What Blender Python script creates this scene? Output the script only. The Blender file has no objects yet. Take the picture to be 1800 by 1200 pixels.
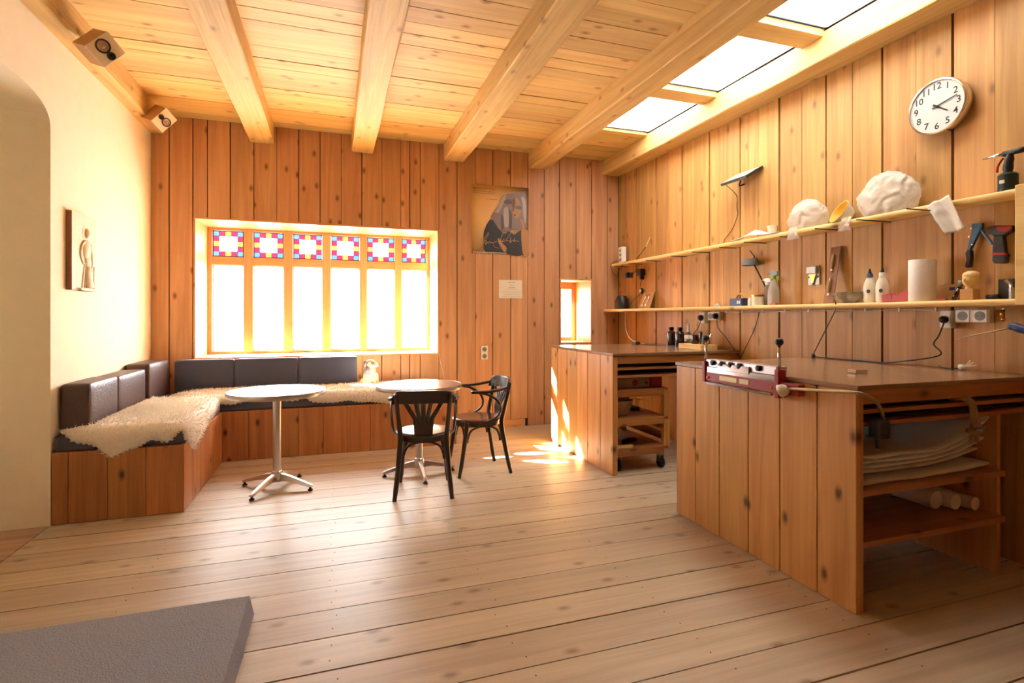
import bpy, math, random
from mathutils import Vector, Matrix, noise
random.seed(7)
R = math.radians
SC = bpy.context.scene
COL = SC.collection

# ------------------------------------------------------------------ camera, world, sun, exposure
F_PX, CX, CY, YAW, CAMH = 936.0, 900.0, 556.0, 0.324, 1.32      # focal length and principal point in 1800x1200 pixels
cam = bpy.data.cameras.new('camera'); camo = bpy.data.objects.new('camera', cam); COL.objects.link(camo)
cam.sensor_width = 36.0; cam.lens = F_PX / 1800 * 36; cam.shift_y = -(600 - CY) / 1800; cam.clip_start = 0.05
camo.location = (0, 0, CAMH); camo.rotation_euler = (R(90), 0, -YAW)
SC.camera = camo

world = bpy.data.worlds.new('sky'); SC.world = world; world.use_nodes = True
bg = world.node_tree.nodes['Background']
bg.inputs[0].default_value = (0.92, 0.97, 1.0, 1); bg.inputs[1].default_value = 13.0

SUN_DIR = Vector((1.38, -1.0, -1.0)).normalized()
sun = bpy.data.lights.new('sun', 'SUN'); suno = bpy.data.objects.new('sun', sun); COL.objects.link(suno)
sun.energy = 110.0; sun.angle = R(0.53); sun.color = (1.0, 0.93, 0.82)
suno.rotation_euler = SUN_DIR.to_track_quat('-Z', 'Y').to_euler(); suno.location = (-6, 10, 8)

vs = SC.view_settings
vs.view_transform = 'Standard'; vs.look = 'None'; vs.gamma = 1.0; vs.exposure = 1.12; vs.use_curve_mapping = False

# ------------------------------------------------------------------ photo pixel -> point on a known surface
_c, _s = math.cos(YAW), math.sin(YAW)
def ray(x, y):
    a = (x - CX) / F_PX; b = (CY - y) / F_PX
    return Vector((_s + a * _c, _c - a * _s, b))
CAMP = Vector((0, 0, CAMH))
def onz(x, y, z=0.0): r = ray(x, y); return CAMP + r * ((z - CAMH) / r.z)
def onx(x, y, X): r = ray(x, y); return CAMP + r * (X / r.x)
def ony(x, y, Y): r = ray(x, y); return CAMP + r * (Y / r.y)

# ------------------------------------------------------------------ main sizes (metres)
XL, XR, YB, YREAR = -1.69, 3.487, 6.06, -1.6
ZC, ZBEAM = 3.30, 3.115
YF = 6.60                                   # window frame plane, at the back of the deep reveal
W1 = (-1.326, 1.152, 0.885, 2.317)          # opening of the large window
W2 = (2.66, 3.10, 0.98, 1.79)               # opening of the small window
CZ = 1.015                                  # workbench height

# ------------------------------------------------------------------ materials
def srgb(r, g, b):
    f = lambda v: (v / 255 / 12.92) if v <= 10 else ((v / 255 + 0.055) / 1.055) ** 2.4
    return (f(r), f(g), f(b), 1.0)
def new_mat(name):
    m = bpy.data.materials.new(name); m.use_nodes = True
    nt = m.node_tree; b = nt.nodes['Principled BSDF']
    return m, nt, b
def plain(name, col, rough=0.5, metal=0.0, bump=0.0, bscale=80.0, var=0.0, spec=0.5, coat=0.0, sheen=0.0, trans=0.0):
    m, nt, b = new_mat(name)
    b.inputs['Roughness'].default_value = rough; b.inputs['Metallic'].default_value = metal
    b.inputs['Specular IOR Level'].default_value = spec; b.inputs['Coat Weight'].default_value = coat
    b.inputs['Sheen Weight'].default_value = sheen; b.inputs['Transmission Weight'].default_value = trans
    n = nt.nodes; l = nt.links
    tc = n.new('ShaderNodeTexCoord'); nz = n.new('ShaderNodeTexNoise')
    nz.inputs['Scale'].default_value = bscale; nz.inputs['Detail'].default_value = 5
    l.new(tc.outputs['Object'], nz.inputs['Vector'])
    if var > 0:
        mx = n.new('ShaderNodeMix'); mx.data_type = 'RGBA'
        mx.inputs[6].default_value = tuple(c * (1 - var) for c in col[:3]) + (1,)
        mx.inputs[7].default_value = tuple(min(1, c * (1 + var)) for c in col[:3]) + (1,)
        l.new(nz.outputs['Fac'], mx.inputs[0]); l.new(mx.outputs[2], b.inputs['Base Color'])
    else:
        b.inputs['Base Color'].default_value = col
    if bump > 0:
        bp = n.new('ShaderNodeBump'); bp.inputs['Strength'].default_value = bump; bp.inputs['Distance'].default_value = 0.01
        l.new(nz.outputs['Fac'], bp.inputs['Height']); l.new(bp.outputs[0], b.inputs['Normal'])
    return m
DESAT, LIFT = 0.24, 1.06
def wood(name, light, dark, axis, rough=0.45, knots=1.0, tint=0.25, grain=1.0, spec=0.4, knotcol=(70, 38, 20), bump=0.15, warm=1.0):
    """pine boards: long grain along `axis`, knots, and a tone of its own for every board"""
    m, nt, b = new_mat(name); n = nt.nodes; l = nt.links
    def soft(c, k=DESAT, up=LIFT):
        g = 0.3 * c[0] + 0.59 * c[1] + 0.11 * c[2]; t_ = (1.0, 1 + 0.02 * warm, 1 - 0.10 * warm); return tuple(min(250, (v + (g - v) * k) * up * w) for v, w in zip(c, t_))
    light = soft(light); dark = soft(dark); dark = tuple(d_ + (l_ - d_) * 0.25 for d_, l_ in zip(dark, light)); knotcol = soft(knotcol)
    b.inputs['Roughness'].default_value = rough; b.inputs['Specular IOR Level'].default_value = spec
    tc = n.new('ShaderNodeTexCoord'); oi = n.new('ShaderNodeObjectInfo')
    cmb = n.new('ShaderNodeCombineXYZ')
    for i, k in enumerate((37.0, 91.0, 53.0)):
        mm = n.new('ShaderNodeMath'); mm.operation = 'MULTIPLY'; mm.inputs[1].default_value = k
        l.new(oi.outputs['Random'], mm.inputs[0]); l.new(mm.outputs[0], cmb.inputs[i])
    add = n.new('ShaderNodeVectorMath'); add.operation = 'ADD'
    l.new(tc.outputs['Object'], add.inputs[0]); l.new(cmb.outputs[0], add.inputs[1])
    def mapped(along, across):
        mp = n.new('ShaderNodeMapping'); s = [across] * 3; s['XYZ'.index(axis)] = along
        mp.inputs['Scale'].default_value = s; l.new(add.outputs[0], mp.inputs['Vector']); return mp.outputs[0]
    def nz(vec, scale, det, dist):
        t = n.new('ShaderNodeTexNoise'); t.inputs['Scale'].default_value = scale; t.inputs['Detail'].default_value = det
        t.inputs['Distortion'].default_value = dist; l.new(vec, t.inputs['Vector']); return t.outputs['Fac']
    fine = nz(mapped(1.3, 46), 1.6, 5, 0.6)
    broad = nz(mapped(0.35, 6.5), 1.7, 3, 1.4)
    mx0 = n.new('ShaderNodeMix'); mx0.inputs[0].default_value = 0.7; l.new(fine, mx0.inputs[2]); l.new(broad, mx0.inputs[3])
    rp = n.new('ShaderNodeValToRGB'); rp.color_ramp.elements[0].position = 0.36; rp.color_ramp.elements[1].position = 0.66
    rp.color_ramp.elements[0].color = srgb(*dark); rp.color_ramp.elements[1].color = srgb(*light)
    l.new(mx0.outputs[0], rp.inputs[0])
    col = rp.outputs[0]
    if knots > 0:
        vor = n.new('ShaderNodeTexVoronoi'); vor.inputs['Scale'].default_value = 1.0
        vor.voronoi_dimensions = '2D'; sep = n.new('ShaderNodeSeparateXYZ'); cb2 = n.new('ShaderNodeCombineXYZ'); sm = n.new('ShaderNodeMath')
        l.new(mapped(2.7, 5.0), sep.inputs[0]); k0 = 'XYZ'.index(axis); k1, k2 = [i for i in range(3) if i != k0]
        l.new(sep.outputs[k1], sm.inputs[0]); l.new(sep.outputs[k2], sm.inputs[1]); l.new(sep.outputs[k0], cb2.inputs[0]); l.new(sm.outputs[0], cb2.inputs[1])
        l.new(cb2.outputs[0], vor.inputs['Vector'])
        kr = n.new('ShaderNodeValToRGB'); e = kr.color_ramp.elements
        e[0].position = 0.035; e[0].color = (1, 1, 1, 1); e[1].position = 0.135; e[1].color = (0, 0, 0, 1)
        e2 = kr.color_ramp.elements.new(0.07); e2.color = (0.55, 0.55, 0.55, 1)
        l.new(vor.outputs['Distance'], kr.inputs[0])
        ks = n.new('ShaderNodeMath'); ks.operation = 'MULTIPLY'; ks.inputs[1].default_value = knots; l.new(kr.outputs[0], ks.inputs[0])
        if True:                                   # only some of the cells carry a knot
            sp = n.new('ShaderNodeSeparateColor'); gt = n.new('ShaderNodeMath'); gt.operation = 'GREATER_THAN'; gt.inputs[1].default_value = 0.5
            km = n.new('ShaderNodeMath'); km.operation = 'MULTIPLY'
            l.new(vor.outputs['Color'], sp.inputs[0]); l.new(sp.outputs[0], gt.inputs[0]); l.new(ks.outputs[0], km.inputs[0]); l.new(gt.outputs[0], km.inputs[1]); ks = km
        mk = n.new('ShaderNodeMix'); mk.data_type = 'RGBA'; l.new(ks.outputs[0], mk.inputs[0])
        l.new(col, mk.inputs[6]); mk.inputs[7].default_value = srgb(*knotcol); col = mk.outputs[2]
    hsv = n.new('ShaderNodeHueSaturation')
    mr = n.new('ShaderNodeMapRange'); mr.inputs['To Min'].default_value = 1 - tint; mr.inputs['To Max'].default_value = 1 + tint * 0.6
    l.new(oi.outputs['Random'], mr.inputs['Value']); l.new(mr.outputs[0], hsv.inputs['Value'])
    m2 = n.new('ShaderNodeMath'); m2.operation = 'FRACT'; m3 = n.new('ShaderNodeMath'); m3.operation = 'MULTIPLY'; m3.inputs[1].default_value = 7.31
    l.new(oi.outputs['Random'], m3.inputs[0]); l.new(m3.outputs[0], m2.inputs[0])
    mr2 = n.new('ShaderNodeMapRange'); mr2.inputs['To Min'].default_value = 0.5 - tint * 0.035; mr2.inputs['To Max'].default_value = 0.5 + tint * 0.035
    l.new(m2.outputs[0], mr2.inputs['Value']); l.new(mr2.outputs[0], hsv.inputs['Hue'])
    l.new(col, hsv.inputs['Color']); l.new(hsv.outputs[0], b.inputs['Base Color'])
    bp = n.new('ShaderNodeBump'); bp.inputs['Strength'].default_value = bump; bp.inputs['Distance'].default_value = 0.004
    l.new(fine, bp.inputs['Height']); l.new(bp.outputs[0], b.inputs['Normal'])
    return m
def glass(name, col, gloss=0.06):
    m, nt, b = new_mat(name); n = nt.nodes; l = nt.links
    tr = n.new('ShaderNodeBsdfTransparent'); tr.inputs[0].default_value = col
    gl = n.new('ShaderNodeBsdfGlossy'); gl.inputs['Roughness'].default_value = 0.03
    mx = n.new('ShaderNodeMixShader'); mx.inputs[0].default_value = gloss
    l.new(tr.outputs[0], mx.inputs[1]); l.new(gl.outputs[0], mx.inputs[2]); l.new(mx.outputs[0], nt.nodes['Material Output'].inputs[0])
    return m
def opal(name, col=(0.9, 0.9, 0.9, 1), clear=0.0):
    m, nt, b = new_mat(name); n = nt.nodes; l = nt.links
    t = n.new('ShaderNodeBsdfTranslucent'); t.inputs[0].default_value = col
    tr = n.new('ShaderNodeBsdfTransparent'); mx = n.new('ShaderNodeMixShader'); mx.inputs[0].default_value = clear
    l.new(t.outputs[0], mx.inputs[1]); l.new(tr.outputs[0], mx.inputs[2]); l.new(mx.outputs[0], nt.nodes['Material Output'].inputs[0])
    return m
def filmy(name, col, trans=0.45, rough=0.35, bump=0.3, bscale=30):
    """thin plastic film or paper that lets some light through"""
    m, nt, b = new_mat(name); n = nt.nodes; l = nt.links
    b.inputs['Base Color'].default_value = col; b.inputs['Roughness'].default_value = rough
    t = n.new('ShaderNodeBsdfTranslucent'); t.inputs[0].default_value = col
    mx = n.new('ShaderNodeMixShader'); mx.inputs[0].default_value = trans
    tc = n.new('ShaderNodeTexCoord'); nz = n.new('ShaderNodeTexNoise'); nz.inputs['Scale'].default_value = bscale; nz.inputs['Detail'].default_value = 6
    nz.inputs['Distortion'].default_value = 1.5; bp = n.new('ShaderNodeBump'); bp.inputs['Strength'].default_value = bump; bp.inputs['Distance'].default_value = 0.02
    l.new(tc.outputs['Object'], nz.inputs['Vector']); l.new(nz.outputs[0], bp.inputs['Height']); l.new(bp.outputs[0], b.inputs['Normal'])
    l.new(b.outputs[0], mx.inputs[1]); l.new(t.outputs[0], mx.inputs[2]); l.new(mx.outputs[0], nt.nodes['Material Output'].inputs[0])
    return m
M = {}
M['floor'] = wood('bleached_floor_pine', (194, 170, 142), (164, 140, 114), 'X', rough=0.40, knots=0.6, tint=0.14, spec=0.5, knotcol=(112, 78, 52), warm=0.3)
M['floor_y'] = wood('bleached_threshold_pine', (190, 150, 116), (150, 112, 82), 'X', rough=0.4, knots=0.4, tint=0.12, warm=0.0)
M['ceil'] = wood('pale_ceiling_pine', (232, 186, 120), (206, 150, 84), 'X', rough=0.55, knots=0.75, tint=0.16, knotcol=(150, 92, 45))
M['beam'] = wood('hewn_beam_pine', (226, 178, 112), (188, 136, 78), 'Y', rough=0.6, knots=0.6, tint=0.08, bump=0.6, knotcol=(140, 88, 45))
M['bar'] = wood('skylight_bar_pine', (222, 172, 112), (196, 142, 84), 'X', rough=0.55, knots=0.5, tint=0.08)
M['wall'] = wood('orange_wall_pine', (216, 150, 98), (188, 118, 70), 'Z', rough=0.5, knots=0.8, tint=0.12, knotcol=(104, 58, 32), warm=0.4)
M['wallr'] = wood('honey_wall_pine', (214, 150, 86), (176, 110, 54), 'Z', rough=0.5, knots=0.65, tint=0.2, knotcol=(120, 70, 36))
M['bench'] = wood('red_brown_bench_pine', (196, 116, 66), (152, 78, 38), 'Z', rough=0.42, knots=1.0, tint=0.14, knotcol=(78, 36, 18))
M['bank'] = wood('amber_workbench_pine', (214, 142, 76), (180, 106, 50), 'Z', rough=0.4, knots=0.9, tint=0.14, knotcol=(84, 42, 18))
M['bankx'] = wood('amber_rail_pine', (188, 112, 56), (148, 78, 34), 'X', rough=0.42, knots=0.7, tint=0.12)
M['banky'] = wood('amber_board_pine', (186, 112, 58), (148, 80, 36), 'Y', rough=0.42, knots=0.6, tint=0.12)
M['shelf'] = wood('pale_shelf_spruce', (238, 190, 120), (214, 156, 86), 'Y', rough=0.4, knots=0.6, tint=0.05)
M['reveal_x'] = wood('reveal_pine_lying', (226, 150, 92), (200, 120, 66), 'X', rough=0.45, knots=0.5, tint=0.06)
M['reveal_z'] = wood('reveal_pine_standing', (226, 150, 92), (200, 120, 66), 'Z', rough=0.45, knots=0.5, tint=0.06)
M['frame_x'] = wood('window_frame_pine_lying', (196, 150, 124), (172, 126, 102), 'X', rough=0.4, knots=0.2, tint=0.05)
M['frame_z'] = wood('window_frame_pine_standing', (196, 150, 124), (172, 126, 102), 'Z', rough=0.4, knots=0.2, tint=0.05)
M['dark'] = plain('dark_gap', srgb(46, 30, 20), 0.9)
M['plaster'] = plain('lime_plaster', srgb(240, 230, 202), 0.9, bump=0.25, bscale=9, var=0.05)
M['stone'] = plain('grey_stone', srgb(146, 150, 162), 0.9, bump=0.9, bscale=130, var=0.28)
M['glass'] = glass('clear_pane', (0.97, 0.98, 0.98, 1), 0.04)
M['seal'] = plain('dark_seal', srgb(66, 66, 70), 0.5)
M['lead'] = plain('lead_came', srgb(70, 70, 76), 0.5, 0.6)
for k, c in dict(red=(0.070, 0.004, 0.011), blue=(0.016, 0.034, 0.085), yellow=(0.14, 0.08, 0.01), clear=(0.80, 0.80, 0.74)).items():
    M['st_' + k] = glass('stained_' + k, c + (1,), 0.03)
M['opal'] = opal('opal_skylight', (0.19, 0.19, 0.19, 1), 0.0)
M['navy'] = plain('charcoal_fabric', srgb(74, 78, 96), 0.95, bump=0.25, bscale=300, var=0.15, sheen=0.3)
M['leather'] = plain('dark_brown_leather', srgb(74, 54, 50), 0.42, bump=0.3, bscale=60, var=0.2)
M['wool'] = plain('cream_sheepskin', srgb(246, 238, 222), 0.95, bump=0.8, bscale=90, var=0.08, sheen=0.4)
M['alu'] = plain('brushed_aluminium', srgb(206, 206, 210), 0.28, 1.0)
M['steel'] = plain('polished_steel', srgb(214, 214, 216), 0.14, 1.0)
M['greysteel'] = plain('satin_steel', srgb(170, 166, 158), 0.5, 0.8)
M['steel_top'] = plain('steel_table_top', srgb(222, 222, 224), 0.22, 1.0, bump=0.03, bscale=160)
M['chairwood'] = plain('black_brown_bentwood', srgb(44, 32, 28), 0.28, coat=0.3, var=0.2, bscale=20)
M['seatwood'] = plain('red_brown_seat_ply', srgb(92, 50, 32), 0.25, coat=0.4, var=0.2, bscale=16)
M['blackp'] = plain('black_plastic', srgb(26, 26, 28), 0.4)
M['rubber'] = plain('black_rubber', srgb(18, 18, 18), 0.7)
M['whitep'] = plain('white_plastic', srgb(232, 230, 222), 0.35)
M['cream'] = plain('cream_plastic', srgb(226, 216, 192), 0.35)
M['greyp'] = plain('grey_plastic', srgb(120, 120, 118), 0.4)
M['worktop'] = plain('brown_laminate', srgb(140, 106, 76), 0.2, bump=0.02, bscale=30, var=0.1, spec=0.6)
M['edge'] = plain('dark_top_edge', srgb(60, 44, 36), 0.5)
M['brass'] = plain('brass', srgb(200, 150, 60), 0.25, 1.0)
M['iron'] = plain('dark_iron', srgb(46, 40, 36), 0.45, 0.8)
M['red'] = plain('red_paint', srgb(150, 24, 30), 0.35, var=0.1)
M['redp'] = plain('red_plastic', srgb(176, 30, 34), 0.35)
M['bluep'] = plain('blue_paint', srgb(70, 110, 140), 0.4, 0.2)
M['navyp'] = plain('dark_blue_card', srgb(34, 48, 92), 0.45)
M['greenp'] = plain('lime_green_plastic', srgb(130, 190, 50), 0.4)
M['darkgreen'] = plain('dark_green_paint', srgb(24, 44, 38), 0.35)
M['bottle'] = plain('grey_beige_bottle', srgb(160, 146, 128), 0.35)
M['amber'] = plain('amber_dark_glass', srgb(52, 20, 14), 0.12, spec=0.8)
M['blackbottle'] = plain('black_glass', srgb(22, 16, 20), 0.12, spec=0.8)
M['clearbottle'] = plain('clear_bottle', srgb(196, 190, 178), 0.08, trans=0.75)
M['paper'] = filmy('white_paper', srgb(240, 234, 222), 0.25, 0.8, 0.1, 12)
M['tissue'] = plain('tissue_paper', srgb(236, 226, 214), 0.9, bump=0.15, bscale=40)
M['bag'] = filmy('white_plastic_film', srgb(238, 230, 216), 0.4, 0.2, 1.0, 10)
_nt = M['bag'].node_tree
for _n in _nt.nodes:
    if _n.type == 'TEX_NOISE': _n.noise_type = 'RIDGED_MULTIFRACTAL'; _n.inputs['Distortion'].default_value = 0.6; _n.inputs['Detail'].default_value = 3
    if _n.type == 'BUMP': _n.inputs['Distance'].default_value = 0.03
_o = _nt.nodes['Material Output']; _src = _o.inputs[0].links[0].from_socket
_t = _nt.nodes.new('ShaderNodeBsdfTransparent'); _m = _nt.nodes.new('ShaderNodeMixShader'); _m.inputs[0].default_value = 0.18
_nt.links.new(_src, _m.inputs[1]); _nt.links.new(_t.outputs[0], _m.inputs[2]); _nt.links.new(_m.outputs[0], _o.inputs[0])
M['cloth'] = filmy('white_cloth', srgb(240, 234, 220), 0.3, 0.9, 0.2, 40)
M['cable'] = plain('black_cable', srgb(40, 34, 32), 0.5)
M['whitecable'] = plain('white_cable', srgb(220, 214, 200), 0.5)
M['gooseneck'] = plain('gooseneck_metal', srgb(168, 146, 104), 0.4, 0.7)
M['rope'] = plain('hemp_rope', srgb(176, 142, 100), 0.9, bump=0.8, bscale=200, var=0.2)
M['card'] = plain('cardboard', srgb(190, 140, 84), 0.8)
M['ivory'] = plain('carved_limewood', srgb(224, 190, 128), 0.6, bump=0.2, bscale=60)
M['relief'] = plain('cast_relief', srgb(226, 212, 180), 0.7, bump=0.3, bscale=50, var=0.12)
M['reliefedge'] = plain('relief_raw_edge', srgb(150, 104, 76), 0.8)
M['spkwood'] = plain('pale_speaker_veneer', srgb(244, 230, 200), 0.5, var=0.05, bscale=12)
M['spkside'] = plain('tan_speaker_side', srgb(190, 146, 96), 0.55, var=0.08, bscale=12)
M['cone'] = plain('copper_grey_cone', srgb(190, 170, 150), 0.3, 0.7)
M['face'] = plain('clock_face', srgb(206, 204, 198), 0.5)
M['ink'] = plain('black_ink', srgb(30, 28, 28), 0.6)
M['inkgrey'] = plain('grey_ink', srgb(120, 112, 104), 0.7)
M['yellow'] = plain('yellow_plastic', srgb(226, 178, 60), 0.4)
M['solar'] = plain('solar_glass', srgb(210, 210, 196), 0.15, spec=0.8)
M['bowlglass'] = plain('bowl_glass', srgb(190, 180, 160), 0.08, trans=0.7)
M['plush'] = plain('cream_plush', srgb(236, 222, 190), 0.95, bump=0.9, bscale=120, sheen=0.5)
M['plushgrey'] = plain('grey_plush', srgb(128, 128, 142), 0.95, bump=0.9, bscale=120, sheen=0.5)
M['bowl'] = plain('beige_basin', srgb(198, 176, 146), 0.4)
M['greybox'] = plain('grey_painted_box', srgb(150, 128, 108), 0.5, var=0.1)
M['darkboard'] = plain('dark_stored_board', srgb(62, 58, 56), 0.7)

# ------------------------------------------------------------------ helpers: objects
MAT = {}                                            # world matrix of every Empty, for parts given in world coordinates
def thing(name, label, cat, loc=(0, 0, 0), rotz=0.0, group=None, kind=None):
    o = bpy.data.objects.new(name, None); COL.objects.link(o)
    o.empty_display_size = 0.05; o.location = loc; o.rotation_euler = (0, 0, rotz)
    MAT[o] = Matrix.Translation(loc) @ Matrix.Rotation(rotz, 4, 'Z')
    if label: o['label'] = label
    if cat: o['category'] = cat
    if group: o['group'] = group
    if kind: o['kind'] = kind
    return o
def tag(o, label, cat, group=None):
    o['label'] = label; o['category'] = cat
    if group: o['group'] = group
    return o
def obj(name, verts, faces, mat, parent=None, smooth=False, world=True, mats=None, fm=None):
    me = bpy.data.meshes.new(name); me.from_pydata([tuple(v) for v in verts], [], faces)
    for mm in (mats or [mat]): me.materials.append(M[mm])
    if fm:
        for p, i in zip(me.polygons, fm): p.material_index = i
    if smooth: me.polygons.foreach_set('use_smooth', [True] * len(me.polygons))
    me.update()
    o = bpy.data.objects.new(name, me); COL.objects.link(o)
    if parent is not None:
        o.parent = parent
        if world:
            o.matrix_parent_inverse = (MAT[parent] if parent in MAT else Matrix.Identity(4)).inverted()
            MAT[o] = Matrix.Identity(4)
        else:
            MAT[o] = MAT.get(parent, Matrix.Identity(4)).copy()
    else:
        MAT[o] = Matrix.Identity(4)
    return o
def cr(pts, n=6):
    """Catmull-Rom through the points"""
    P = [Vector(p) for p in pts]
    if len(P) < 3: return P
    out = []
    for i in range(len(P) - 1):
        p0 = P[max(i - 1, 0)]; p1 = P[i]; p2 = P[i + 1]; p3 = P[min(i + 2, len(P) - 1)]
        for k in range(n):
            t = k / n
            out.append(0.5 * ((2 * p1) + (p2 - p0) * t + (2 * p0 - 5 * p1 + 4 * p2 - p3) * t * t + (3 * p1 - p0 - 3 * p2 + p3) * t ** 3))
    out.append(P[-1]); return out
class MB:
    def __init__(s): s.v = []; s.f = []; s.m = []; s.cur = 0
    def _add(s, vs_, fs):
        o = len(s.v); s.v += [Vector(v) for v in vs_]; s.f += [tuple(i + o for i in f) for f in fs]; s.m += [s.cur] * len(fs); return s
    def box(s, x0, x1, y0, y1, z0, z1):
        return s._add([(x0, y0, z0), (x1, y0, z0), (x1, y1, z0), (x0, y1, z0), (x0, y0, z1), (x1, y0, z1), (x1, y1, z1), (x0, y1, z1)],
                      [(0, 3, 2, 1), (4, 5, 6, 7), (0, 1, 5, 4), (1, 2, 6, 5), (2, 3, 7, 6), (3, 0, 4, 7)])
    def obox(s, c, ax, ay, az, dx, dy, dz):
        """box centred at c with unit axes and half sizes"""
        c = Vector(c); ax = Vector(ax) * dx; ay = Vector(ay) * dy; az = Vector(az) * dz
        vs_ = [c + ax * i + ay * j + az * k for k in (-1, 1) for (i, j) in ((-1, -1), (1, -1), (1, 1), (-1, 1))]
        return s._add(vs_, [(0, 3, 2, 1), (4, 5, 6, 7), (0, 1, 5, 4), (1, 2, 6, 5), (2, 3, 7, 6), (3, 0, 4, 7)])
    def rbox(s, x0, x1, y0, y1, z0, z1, r=0.02, n=3, bulge=0.0):
        """soft box: rounded-over block for cushions"""
        cx, cy, cz = (x0 + x1) / 2, (y0 + y1) / 2, (z0 + z1) / 2; h = Vector(((x1 - x0) / 2, (y1 - y0) / 2, (z1 - z0) / 2))
        N = 8; o = len(s.v); idx = {}
        def pt(i, j, k):
            key = (i, j, k)
            if key in idx: return idx[key]
            q = []
            for t, hh in zip(key, h):
                inner = hh - r; t_ = t / N * 2 - 1
                # concentrate samples near the edges
                t_ = math.copysign(abs(t_) ** 0.5, t_)
                q.append(t_ * hh)
            q = Vector(q); cl = Vector([max(-(hh - r), min(hh - r, a)) for a, hh in zip(q, h)])
            d = q - cl
            if d.length > 1e-9: q = cl + d.normalized() * min(r, max(abs(d.x), abs(d.y), abs(d.z)))
            if bulge:
                ux, uy, uz = q.x / h.x, q.y / h.y, q.z / h.z
                q.x += bulge * ux * (1 - uy * uy) * (1 - uz * uz); q.y += bulge * uy * (1 - ux * ux) * (1 - uz * uz); q.z += bulge * uz * (1 - ux * ux) * (1 - uy * uy)
            idx[key] = len(s.v); s.v.append(Vector((cx, cy, cz)) + q); return idx[key]
        for a in range(3):
            for side in (0, N):
                for i in range(N):
                    for j in range(N):
                        def key(p, q):
                            k = [0, 0, 0]; k[a] = side; k[(a + 1) % 3] = p; k[(a + 2) % 3] = q; return pt(*k)
                        f = (key(i, j), key(i + 1, j), key(i + 1, j + 1), key(i, j + 1))
                        s.f.append(f if side else f[::-1]); s.m.append(s.cur)
        return s
    def tube(s, pts, r, n=8, cap=True, smooth_n=0, flat=1.0, up=None):
        P = cr(pts, smooth_n) if smooth_n else [Vector(p) for p in pts]
        rs = r if isinstance(r, (list, tuple)) else [r] * len(P)
        if len(rs) != len(P):
            rs = [rs[0] + (rs[-1] - rs[0]) * i / (len(P) - 1) if len(rs) == 2 else rs[min(len(rs) - 1, int(i / (len(P) - 1) * (len(rs) - 1) + 0.5))] for i in range(len(P))]
        T = (P[1] - P[0]).normalized(); U = Vector(up) if up else (Vector((0, 0, 1)) if abs(T.z) < 0.9 else Vector((1, 0, 0)))
        U = (U - T * U.dot(T)).normalized(); o = len(s.v)
        for i, p in enumerate(P):
            T = (P[min(i + 1, len(P) - 1)] - P[max(i - 1, 0)]).normalized()
            U = (U - T * U.dot(T)).normalized(); V = T.cross(U)
            for k in range(n):
                a = 2 * math.pi * k / n
                s.v.append(p + (U * math.cos(a) * flat + V * math.sin(a)) * rs[i])
        for i in range(len(P) - 1):
            for k in range(n):
                a = o + i * n + k; b = o + i * n + (k + 1) % n
                s.f.append((a, b, b + n, a + n)); s.m.append(s.cur)
        if cap:
            s.f.append(tuple(o + k for k in range(n))[::-1]); e = o + (len(P) - 1) * n; s.f.append(tuple(e + k for k in range(n))); s.m += [s.cur] * 2
        return s
    def lathe(s, prof, c=(0, 0, 0), axis=(0, 0, 1), n=20, sx=1.0, sy=1.0, cap=True):
        """profile of (radius, height) pairs turned round an axis"""
        A = Vector(axis).normalized(); q = A.to_track_quat('Z', 'Y'); c = Vector(c); o = len(s.v)
        for (r, h) in prof:
            for k in range(n):
                a = 2 * math.pi * k / n; s.v.append(c + q @ Vector((r * math.cos(a) * sx, r * math.sin(a) * sy, h)))
        for i in range(len(prof) - 1):
            for k in range(n):
                a = o + i * n + k; b = o + i * n + (k + 1) % n
                s.f.append((a, b, b + n, a + n)); s.m.append(s.cur)
        if cap:
            s.f.append(tuple(o + k for k in range(n))[::-1]); e = o + (len(prof) - 1) * n; s.f.append(tuple(e + k for k in range(n))); s.m += [s.cur] * 2
        return s
    def ell(s, c, rx, ry, rz, rot=None, n=14, k=9):
        c = Vector(c); o = len(s.v); q = rot.to_matrix() if rot else Matrix.Identity(3)
        for i in range(k + 1):
            t = math.pi * i / k
            for j in range(n):
                a = 2 * math.pi * j / n
                s.v.append(c + q @ Vector((rx * math.sin(t) * math.cos(a), ry * math.sin(t) * math.sin(a), rz * math.cos(t))))
        for i in range(k):
            for j in range(n):
                a = o + i * n + j; b = o + i * n + (j + 1) % n
                s.f.append((a, a + n, b + n, b)); s.m.append(s.cur)
        return s
    def prism(s, poly, off):
        """flat polygon (3-D points) pushed along `off`"""
        P = [Vector(p) for p in poly]; off = Vector(off); k = len(P)
        s._add(P + [p + off for p in P], [tuple(range(k))[::-1], tuple(range(k, 2 * k))] + [(i, (i + 1) % k, (i + 1) % k + k, i + k) for i in range(k)])
        return s
    def build(s, name, mat, parent=None, smooth=False, world=True, mats=None):
        return obj(name, s.v, s.f, mat, parent, smooth, world, mats, s.m if mats else None)
def smooth_by_angle(o, ang=40):
    me = o.data; me.polygons.foreach_set('use_smooth', [True] * len(me.polygons))
    try: me.set_sharp_from_angle(angle=R(ang))
    except Exception: pass
    return o
def bevel(o, w=0.004, seg=2):
    b = o.modifiers.new('bevel', 'BEVEL'); b.width = w; b.segments = seg; b.limit_method = 'ANGLE'; return o
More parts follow.
